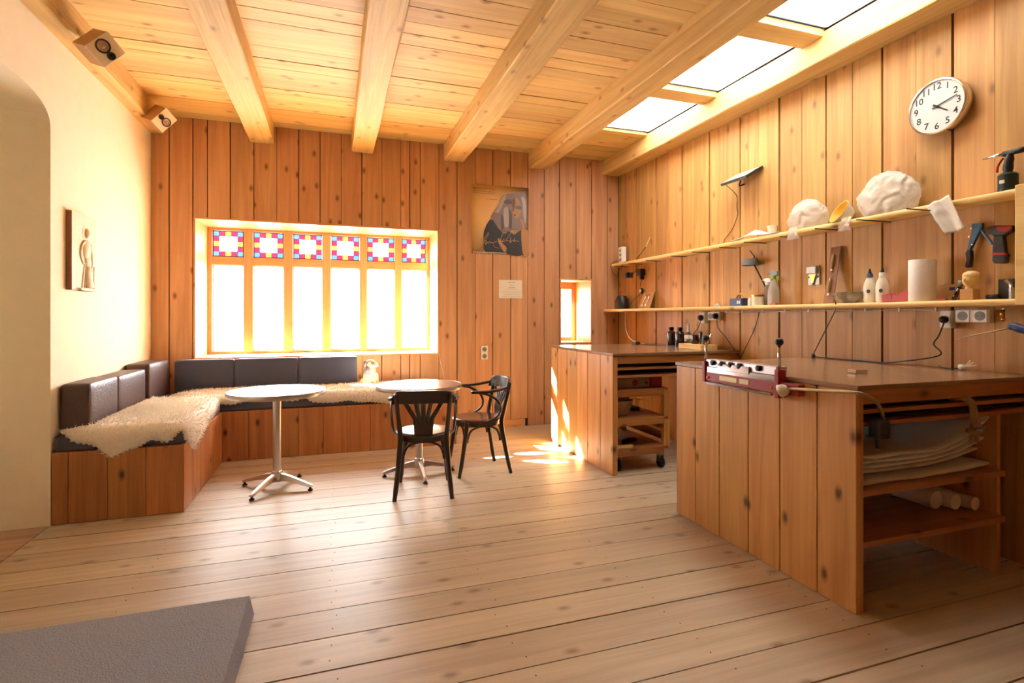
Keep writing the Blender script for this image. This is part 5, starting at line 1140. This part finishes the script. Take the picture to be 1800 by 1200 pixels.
# loose cables on and above the worktops
A = Vector
cable([A((WFX - 0.085, onx(1660, 560, WFX - 0.085).y, onx(1660, 565, WFX - 0.085).z)), onx(1650, 590, 3.41), onx(1641, 605, 3.40), onx(1650, 625, 3.38), A((3.36, 2.46, CZ + 0.01)), A((3.38, 2.62, CZ + 0.005)), A((3.37, 2.80, CZ + 0.005)), A((3.38, 2.95, CZ + 0.005)), A((3.37, 3.02, CZ + 0.008))],
      0.004, 'cable', 'power_lead', 'black power cord from the single adapter socket lying along the near worktop')
pl = thing('standing_plug', 'small black plug standing where a cord drops to the near worktop', 'plug', (3.34, 3.0, CZ))
MB().lathe([(0.0, 0), (0.012, 0), (0.014, 0.02), (0.008, 0.032), (0.0, 0.033)], (3.34, 3.0, CZ + 0.001), n=12).build('plug_body', 'blackp', pl, True)
cable([A((3.34, 3.0, CZ + 0.03)), onx(1455, 572, WFX - 0.02), onx(1468, 545, WFX - 0.1), A((LX - 0.006, onx(1470, 540, LX).y, LZ)), onx(1464, 520, LX + 0.02)], 0.0035, 'cable', 'cord', None, pl)
cable([A((WFX - 0.08, onx(1260, 556, WFX - 0.08).y, onx(1260, 558, WFX - 0.08).z)), onx(1262, 575, 3.44), onx(1275, 592, 3.44), onx(1290, 613, 3.45), A((3.45, 3.86, 0.94))], 0.0035, 'cable', 'power_lead', 'black cord running down from the double socket behind the far worktop')
cable([A((WFX - 0.08, onx(1233, 558, WFX - 0.08).y, onx(1233, 560, WFX - 0.08).z)), onx(1224, 580, 3.40), A((3.26, 4.45, CZ + 0.03)), A((3.23, 4.75, CZ + 0.006)), A((3.15, 5.0, CZ + 0.005)), A((3.2, 5.15, CZ + 0.006))], 0.0035, 'cable', 'power_lead', 'black cord from the farthest single socket lying across the far worktop')
cable([A((LX - 0.003, onx(1100, 545, LX).y, LZ - 0.0)), onx(1099, 565, 3.30), onx(1101, 582, 3.28), onx(1110, 597, 3.25), A((3.25, 5.1, CZ + 0.005))], 0.003, 'whitecable', 'power_lead', 'thin pale cord hanging from the far end of the lower shelf to the far worktop')
cable([onx(1335, 548, WFX - 0.004), onx(1325, 580, WFX - 0.004), onx(1302, 628, WFX - 0.004)], 0.003, 'cable', 'power_lead', 'dark cord slanting down the wall between the two workbenches')
wpz = thing('white_plug', 'white plug with splayed prongs lying at the back of the near worktop', 'plug', (3.40, 2.1, CZ))
c = A((3.36, 2.02, CZ + 0.02))
MB().tube([c + A((0, 0.03, -0.002)), c + A((0, 0.0, 0.004))], [0.016, 0.013], 10).build('plug_body', 'whitep', wpz, True)
for k, (dy_, dz_) in enumerate(((-0.04, 0.03), (-0.05, 0.014), (-0.02, 0.04))): MB().tube([c + A((0, 0.0, 0.004)), c + A((0.004 * k, dy_, dz_))], 0.004, 6).build('prong', 'cream', wpz)
cable([c + A((0, 0.035, -0.008)), c + A((-0.01, 0.07, -0.015)), c + A((0.0, 0.12, -0.012)), c + A((0.03, 0.16, -0.005))], 0.003, 'cable', 'cord', None, wpz)

# ================================================================== ON THE FAR WORKTOP
for px, mt, xx, lab in ((1180, 'amber', 3.36, 'dark amber round bottle on the far worktop'), (1195, 'blackbottle', 3.34, 'black round bottle on the far worktop between amber and clear bottles')):
    c = A((xx, onx(px, 605, xx).y, CZ + 0.0005)); bo2 = thing('chemical_bottle', lab, 'bottle', c, group='dark bottles on the far worktop')
    turned('bottle_body', [(0.0, 0), (0.042, 0), (0.045, 0.006), (0.045, 0.125), (0.038, 0.145), (0.022, 0.155), (0.02, 0.165), (0.0, 0.165)], c, mt, None, None, par=bo2)
    turned('cap', [(0.0, 0.163), (0.024, 0.163), (0.026, 0.168), (0.026, 0.19), (0.022, 0.194), (0.0, 0.194)], c, 'blackp', None, None, par=bo2)
c = A((3.33, onx(1210, 605, 3.33).y, CZ + 0.0005)); cbt = thing('dropper_bottle', 'clear bottle with a tall pink and white nozzle on the far worktop', 'bottle', c)
turned('bottle_body', [(0.0, 0), (0.036, 0), (0.038, 0.005), (0.038, 0.10), (0.024, 0.135), (0.016, 0.15), (0.0, 0.15)], c, 'clearbottle', None, None, par=cbt)
smooth_by_angle(MB().lathe([(0.0385, 0.085), (0.0388, 0.085), (0.0388, 0.115), (0.034, 0.12)], c, n=24, cap=False).build('paper_label', 'paper', cbt), 60)
turned('nozzle', [(0.0, 0.148), (0.017, 0.148), (0.012, 0.19), (0.010, 0.235), (0.0, 0.24)], c, 'whitep', None, None, par=cbt, n=12)
c = A((3.22, 4.17, CZ)); q0 = onz(1219, 613, CZ)
tb = thing('tool_block', 'pale wooden block holding small tools on the far worktop', 'tool block', c)
bevel(MB().box(3.16, 3.34, 4.03, 4.36, CZ + 0.0005, CZ + 0.045).build('block', 'shelf', tb), 0.003)
TBZ = CZ + 0.0455
turned('red_pot', [(0.0, 0), (0.032, 0), (0.038, 0.02), (0.042, 0.075), (0.038, 0.085), (0.0, 0.086)], A((3.27, 4.255, TBZ)), 'amber', 'dark red pot standing on the pale tool block', 'pot')
ch = thing('chisel', 'tool with an upright brown wooden handle in the pale tool block', 'chisel', (3.25, 4.16, TBZ))
MB().tube([(3.25, 4.15, TBZ), (3.25, 4.15, TBZ + 0.02)], 0.006, 8).build('ferrule', 'brass', ch); MB().tube([(3.25, 4.15, TBZ + 0.02), (3.25, 4.15, TBZ + 0.05), (3.25, 4.15, TBZ + 0.11), (3.25, 4.15, TBZ + 0.128)], [0.012, 0.016, 0.017, 0.011], 12).build('handle', 'amber', ch, True)
turned('black_cup', [(0.0, 0), (0.027, 0), (0.028, 0.07), (0.025, 0.07), (0.024, 0.01), (0.0, 0.01)], A((3.24, 4.075, TBZ)), 'blackp', 'small black cup on the pale tool block', 'cup')
tag(MB().tube([(3.235, 4.045, TBZ + 0.001), (3.24, 3.99, TBZ + 0.10)], 0.005, 8).build('steel_punch', 'steel'), 'slanting steel punch beside the black cup', 'punch')
tag(MB().tube([(3.40, 4.39, CZ + 0.002), (3.44, 4.41, CZ + 0.13)], 0.005, 8).build('steel_scriber', 'steel'), 'thin steel scriber leaning beside the clear dropper bottle', 'scriber')
tag(bevel(MB().box(3.10, 3.16, 5.03, 5.12, CZ + 0.001, CZ + 0.03).build('dark_clip', 'blackp'), 0.006), 'small dark clip at the back of the far worktop', 'clip')

# ================================================================== ON THE BACK WALL
px0, px1, pz0, pz1 = 1.534, 2.243, 2.062, 2.874
po = thing('poster', 'gold-brown poster of a seated long-haired person with a signature', 'poster', ((px0 + px1) / 2, YB, pz0))
m_, nt, b_ = new_mat('poster_paper'); n_ = nt.nodes; l_ = nt.links
tc = n_.new('ShaderNodeTexCoord'); gr = n_.new('ShaderNodeTexGradient'); gr.gradient_type = 'SPHERICAL'; mp = n_.new('ShaderNodeMapping')
mp.inputs['Location'].default_value = (-(1.78) * 1.6, 0, -2.55 * 1.35); mp.inputs['Scale'].default_value = (1.6, 0, 1.35)
rp = n_.new('ShaderNodeValToRGB'); rp.color_ramp.elements[0].color = srgb(74, 54, 42); rp.color_ramp.elements[1].color = srgb(232, 184, 104); rp.color_ramp.elements[0].position = 0.1; rp.color_ramp.elements[1].position = 0.75
l_.new(tc.outputs['Object'], mp.inputs[0]); l_.new(mp.outputs[0], gr.inputs[0]); l_.new(gr.outputs[1], rp.inputs[0]); l_.new(rp.outputs[0], b_.inputs['Base Color']); b_.inputs['Roughness'].default_value = 0.35
M['poster'] = m_
for nm, c_, rr_ in (('hair', (128, 112, 112), .4), ('hairlight', (170, 160, 156), .4), ('hairdark', (84, 68, 66), .4), ('jacket', (34, 32, 40), .4), ('skin', (176, 126, 74), .4), ('skinshade', (112, 70, 42), .4), ('lens', (70, 78, 84), .3), ('gold', (214, 176, 120), .4)): M['p_' + nm] = plain('poster_' + nm, srgb(*c_), rr_)
V = []; f = []; n = 12
for i in range(n + 1):
    for j in range(n + 1):
        u, v_ = i / n, j / n; wob = 0.003 + 0.006 * (u ** 6) + 0.002 * math.sin(u * 5 + v_ * 3); V.append((px0 + (px1 - px0) * u - 0.01 * v_ * u * 0, YB - 0.001 - wob, pz0 + (pz1 - pz0) * v_))
for i in range(n):
    for j in range(n): a = i * (n + 1) + j; f.append((a, a + n + 1, a + n + 2, a + 1))
ps = obj('poster_sheet', V, f, 'poster', po, True); so = ps.modifiers.new('t', 'SOLIDIFY'); so.thickness = 0.0008; so.offset = -1
def pp(x, y, lay): u = (x - 90) / 850; v_ = (1100 - y) / 1020; return A((px0 + (px1 - px0) * u, YB - 0.0135 - 0.0006 * lay, pz0 + (pz1 - pz0) * v_))
def prt(name, pts, mat, lay): P_ = cr([pp(x, y, lay) for x, y in pts + pts[:1]], 4)[:-1]; return MB().prism(P_, (0, 0.0004, 0)).build(name, mat, po)
prt('printed_hair', [(375, 540), (430, 450), (485, 370), (530, 250), (610, 195), (740, 168), (850, 172), (905, 215), (915, 400), (912, 640), (880, 690), (700, 730), (640, 760), (520, 750), (400, 640)], 'p_hair', 0)
for pts in ([(420, 480), (480, 390), (540, 250), (600, 215), (560, 330), (490, 480)], [(820, 220), (880, 240), (900, 420), (890, 620), (860, 500), (850, 360)], [(560, 420), (620, 400), (640, 640), (590, 700), (560, 620)]): prt('printed_hair_strand', pts, 'p_hairlight', 1)
for pts in ([(560, 310), (650, 270), (690, 330), (600, 350)], [(640, 420), (680, 480), (680, 700), (640, 690)], [(520, 500), (560, 560), (560, 720), (520, 700)]): prt('printed_hair_strand', pts, 'p_hairdark', 1)
prt('printed_jacket', [(268, 780), (310, 670), (375, 590), (430, 640), (480, 720), (560, 790), (650, 760), (720, 800), (800, 740), (835, 760), (845, 1095), (560, 1090), (290, 1075), (265, 900)], 'p_jacket', 1)
prt('printed_face', [(690, 270), (760, 245), (805, 290), (825, 390), (815, 470), (780, 540), (720, 545), (695, 480), (700, 400)], 'p_skin', 2)
prt('printed_face_shade', [(685, 270), (730, 255), (735, 340), (715, 420), (700, 460), (690, 380)], 'p_skinshade', 3)
prt('printed_glasses', [(735, 375), (790, 360), (830, 375), (825, 410), (780, 415), (742, 402)], 'p_lens', 3); prt('printed_mouth', [(705, 495), (740, 500), (745, 515), (715, 520)], 'p_skinshade', 3)
prt('printed_arm', [(800, 560), (850, 565), (872, 620), (862, 690), (905, 720), (935, 760), (930, 1095), (860, 1110), (832, 930), (825, 760), (835, 660)], 'p_skin', 2)
prt('printed_hand', [(470, 860), (500, 880), (545, 940), (600, 1000), (595, 1060), (560, 1060), (520, 1000), (480, 930)], 'p_skin', 2)
def line(pts, r_, mat='p_gold', lay=4, nm='signature'): return MB().tube([pp(x, y, lay) for x, y in pts], r_, 5, smooth_n=5).build(nm, mat, po)
line([(270, 880), (330, 790), (320, 840), (250, 930), (170, 1000), (135, 1040), (160, 1045), (240, 980), (300, 900), (290, 970), (320, 930), (330, 950), (350, 920), (365, 945), (385, 925), (400, 945), (425, 925), (460, 910)], 0.0022)
line([(570, 870), (520, 920), (520, 860), (560, 780), (620, 735), (665, 740), (650, 810), (600, 880), (560, 915), (540, 910)], 0.0022)
line([(590, 905), (620, 890), (650, 905), (670, 840), (655, 930), (690, 885), (715, 900), (725, 850), (715, 905), (745, 885), (765, 900), (790, 895)], 0.0022)
line([(400, 960), (430, 1000), (510, 1015)], 0.0012)
for y_, x_a, x_b in ((135, 110, 440), (155, 110, 430), (185, 120, 440), (212, 110, 430), (293, 290, 480)):
    s_ = MB(); x = x_a
    while x < x_b:
        w = rnd.uniform(14, 44); a = pp(x, y_, 1); b = pp(min(x + w, x_b), y_, 1); s_.box(a.x, b.x, a.y, a.y + 0.0004, a.z - 0.0022, a.z + 0.0022); x += w + 10
    s_.build('caption_line', 'p_hairdark', po)
s_ = MB(); x = 105
while x < 590:
    w = rnd.uniform(10, 30); a = pp(x, 1085, 3); b = pp(x + w, 1085, 3); s_.box(a.x, b.x, a.y, a.y + 0.0004, a.z - 0.004, a.z + 0.004); x += w + 7
s_.build('caption_line', 'whitep', po)
# framed note
nx0, nx1, nz0, nz1 = 1.868, 2.162, 1.538, 1.757
no = thing('paper_notice', 'cream printed certificate pinned to the back wall below the poster', 'notice', ((nx0 + nx1) / 2, YB, nz0))
MB().box(nx0, nx1, YB - 0.004, YB - 0.001, nz0, nz1).build('notice_sheet', 'cream', no)
for k, (zf, w, hgt) in enumerate(((0.87, 0.32, 0.006), (0.72, 0.2, 0.003), (0.58, 0.26, 0.007), (0.49, 0.5, 0.003), (0.38, 0.8, 0.002), (0.30, 0.84, 0.002), (0.2, 0.6, 0.002), (0.1, 0.8, 0.002))):
    s_ = MB(); cx_ = (nx0 + nx1) / 2 + 0.015; W_ = (nx1 - nx0) * w * 0.5; x = cx_ - W_; z = nz0 + (nz1 - nz0) * zf
    while x < cx_ + W_: w2 = rnd.uniform(0.006, 0.02); s_.box(x, min(x + w2, nx1 - 0.012), YB - 0.0046, YB - 0.004, z - hgt / 2, z + hgt / 2); x += w2 + 0.004
    s_.build('text_line', 'inkgrey', no)
# double socket below
so_ = thing('wall_socket', 'cream vertical double socket on the back wall right of the window', 'socket', (1.685, YB, 0.80))
bevel(MB().box(1.645, 1.729, YB - 0.022, YB - 0.001, 0.812, 0.975).build('cover_plate', 'cream', so_), 0.005)
for z in (0.853, 0.934):
    MB().lathe([(0.0, 0), (0.027, 0), (0.027, 0.002), (0.0, 0.002)], (1.687, YB - 0.022, z), (0, -1, 0), 20).build('socket_well', 'greyp', so_)
    for dx_ in (-0.01, 0.01): MB().lathe([(0.003, 0), (0.003, 0.001)], (1.687 + dx_, YB - 0.0241, z), (0, -1, 0), 6).build('pin_hole', 'ink', so_)
cable([(1.10, YB - 0.06, 0.906), (1.145, YB - 0.012, 0.885), (1.165, YB - 0.006, 0.80), (1.195, YB - 0.006, 0.68), (1.23, YB - 0.006, 0.52), (1.25, YB - 0.006, 0.3)], 0.003, 'whitecable', 'window_cord', 'thin white cord hanging from the right corner of the window sill')

# ================================================================== ON THE PLASTER WALL
re = thing('relief_plaque', 'cream cast relief plaque of a robed standing figure on the plaster wall', 'relief', (XL, 4.51, 1.50))
ry0, ry1, rz0, rz1 = 4.31, 4.71, 1.50, 2.03
V = []; m = MB(); ol = []
for k in range(9): ol.append((ry0 + 0.006 * noise.noise(A((k, 1, 2))), rz0 + (rz1 - rz0) * k / 8))
for k in range(1, 9): ol.append((ry0 + (ry1 - ry0) * k / 8, rz1 + 0.008 * noise.noise(A((k, 4, 2)))))
for k in range(1, 9): ol.append((ry1 + 0.010 * noise.noise(A((k, 7, 2))) - (0.03 if k < 5 else 0.0), rz1 - (rz1 - rz0) * k / 8))
for k in range(1, 8): ol.append((ry1 - (ry1 - ry0) * k / 8, rz0 + 0.008 * noise.noise(A((k, 9, 2)))))
sl = MB().prism([(XL + 0.002, y, z) for y, z in ol], (0.032, 0, 0)); sl.m = [1, 0] + [1] * (len(sl.f) - 2)
sl.build('slab', 'relief', re, False, True, ['relief', 'reliefedge'])
m = MB(); X0 = XL + 0.030
def rl(y, z): return A((X0, y, z))
m.ell(rl(4.535, 1.905), 0.026, 0.030, 0.038)
m.ell(rl(4.535, 1.79), 0.024, 0.062, 0.075); m.ell(rl(4.55, 1.70), 0.022, 0.052, 0.06)
m.tube([rl(4.545, 1.70), rl(4.55, 1.62), rl(4.56, 1.525)], [0.03, 0.045, 0.06], 10, flat=0.6)
for k in range(5): m.tube([rl(4.505 + 0.02 * k, 1.69), rl(4.48 + 0.035 * k, 1.61), rl(4.46 + 0.042 * k, 1.52)], 0.011, 6, smooth_n=3)
m.tube([rl(4.50, 1.845), rl(4.45, 1.81), rl(4.435, 1.75), rl(4.48, 1.69)], [0.018, 0.016, 0.014, 0.013], 8, smooth_n=4)
m.tube([rl(4.58, 1.83), rl(4.615, 1.77), rl(4.62, 1.70), rl(4.61, 1.64)], [0.018, 0.016, 0.014, 0.012], 8, smooth_n=4)
m.build('figure', 'relief', re, True)
MB().tube([rl(4.48, 1.86), rl(4.475, 1.93), rl(4.52, 1.98), rl(4.58, 1.975)], 0.006, 6, smooth_n=5).build('halo', 'relief', re, True)
MB().tube([rl(4.655, 1.52), rl(4.655, 1.68)], 0.010, 6).build('staff', 'relief', re, True)
MB().box(XL + 0.002, XL + 0.055, 4.40, 4.68, 1.50, 1.515).build('ledge', 'relief', re)

# ================================================================== LOUDSPEAKERS on the beam along the plaster wall
def speaker(corners, depth, label, big_first):
    """corners of the front in photo order top, right, bottom, left; the front faces into the room and down"""
    nrm = A((0.62, -0.70, -0.36)).normalized()
    r0 = ray(sum(c[0] for c in corners) / 4, sum(c[1] for c in corners) / 4); P0 = CAMP + r0 * depth
    pts = []
    for c in corners:
        r_ = ray(*c); t_ = (P0 - CAMP).dot(nrm) / r_.dot(nrm); pts.append(CAMP + r_ * t_)
    cen = sum(pts, A((0, 0, 0))) / 4
    u = ((pts[1] - pts[0]) + (pts[2] - pts[3])).normalized(); v_ = nrm.cross(u).normalized()
    lu = ((pts[1] - pts[0]).length + (pts[2] - pts[3]).length) / 4; lv = ((pts[0] - pts[3]).length + (pts[1] - pts[2]).length) / 4
    s_ = thing('loudspeaker', label, 'loudspeaker', cen - nrm * 0.1, group='small loudspeakers')
    bevel(MB().obox(cen - nrm * 0.10, u, v_, nrm, lu, lv, 0.10 - 0.004).build('cabinet', 'spkside', s_), 0.002, 1)
    bevel(MB().obox(cen - nrm * 0.002, u, v_, nrm, lu + 0.001, lv + 0.001, 0.004).build('front_panel', 'spkwood', s_), 0.002, 1)
    def driver(off, r_, nm):
        c = cen + u * off + nrm * 0.0022
        rg = MB().lathe([(r_ * 0.78, 0.0), (r_, 0.0), (r_, 0.004), (r_ * 0.92, 0.007), (r_ * 0.78, 0.004), (r_ * 0.74, 0.0005)], c, nrm, 28, cap=False).build(nm, 'blackp', s_); smooth_by_angle(rg, 50)
        smooth_by_angle(MB().lathe([(0.0, 0.0095), (r_ * 0.15, 0.009), (r_ * 0.3, 0.006), (r_ * 0.34, 0.001), (r_ * 0.76, 0.0035)], c, nrm, 24, cap=False).build('cone', 'cone' if nm == 'woofer' else 'blackp', rg), 50)
    if big_first: driver(-lu * 0.33, min(lv * 0.80, lu * 0.60), 'woofer'); driver(lu * 0.60, min(lv * 0.5, lu * 0.34), 'tweeter')
    else: driver(lu * 0.33, min(lv * 0.80, lu * 0.60), 'woofer'); driver(-lu * 0.60, min(lv * 0.5, lu * 0.34), 'tweeter')
    back = cen - nrm * 0.19
    MB().tube([back, A((-1.575, back.y + 0.02, ZBEAM + 0.07)), ], 0.02, 10).build('bracket', 'cream', s_)
    return s_
speaker([(187, 52.4), (218, 92), (185.5, 120.4), (151.5, 83.6)], 3.38, 'small pale loudspeaker on the wall beam above the archway, nearer one', True)
speaker([(291.8, 189), (311, 211), (286, 233), (266.3, 213)], 4.75, 'small pale loudspeaker on the wall beam in the back corner, farther one', False)
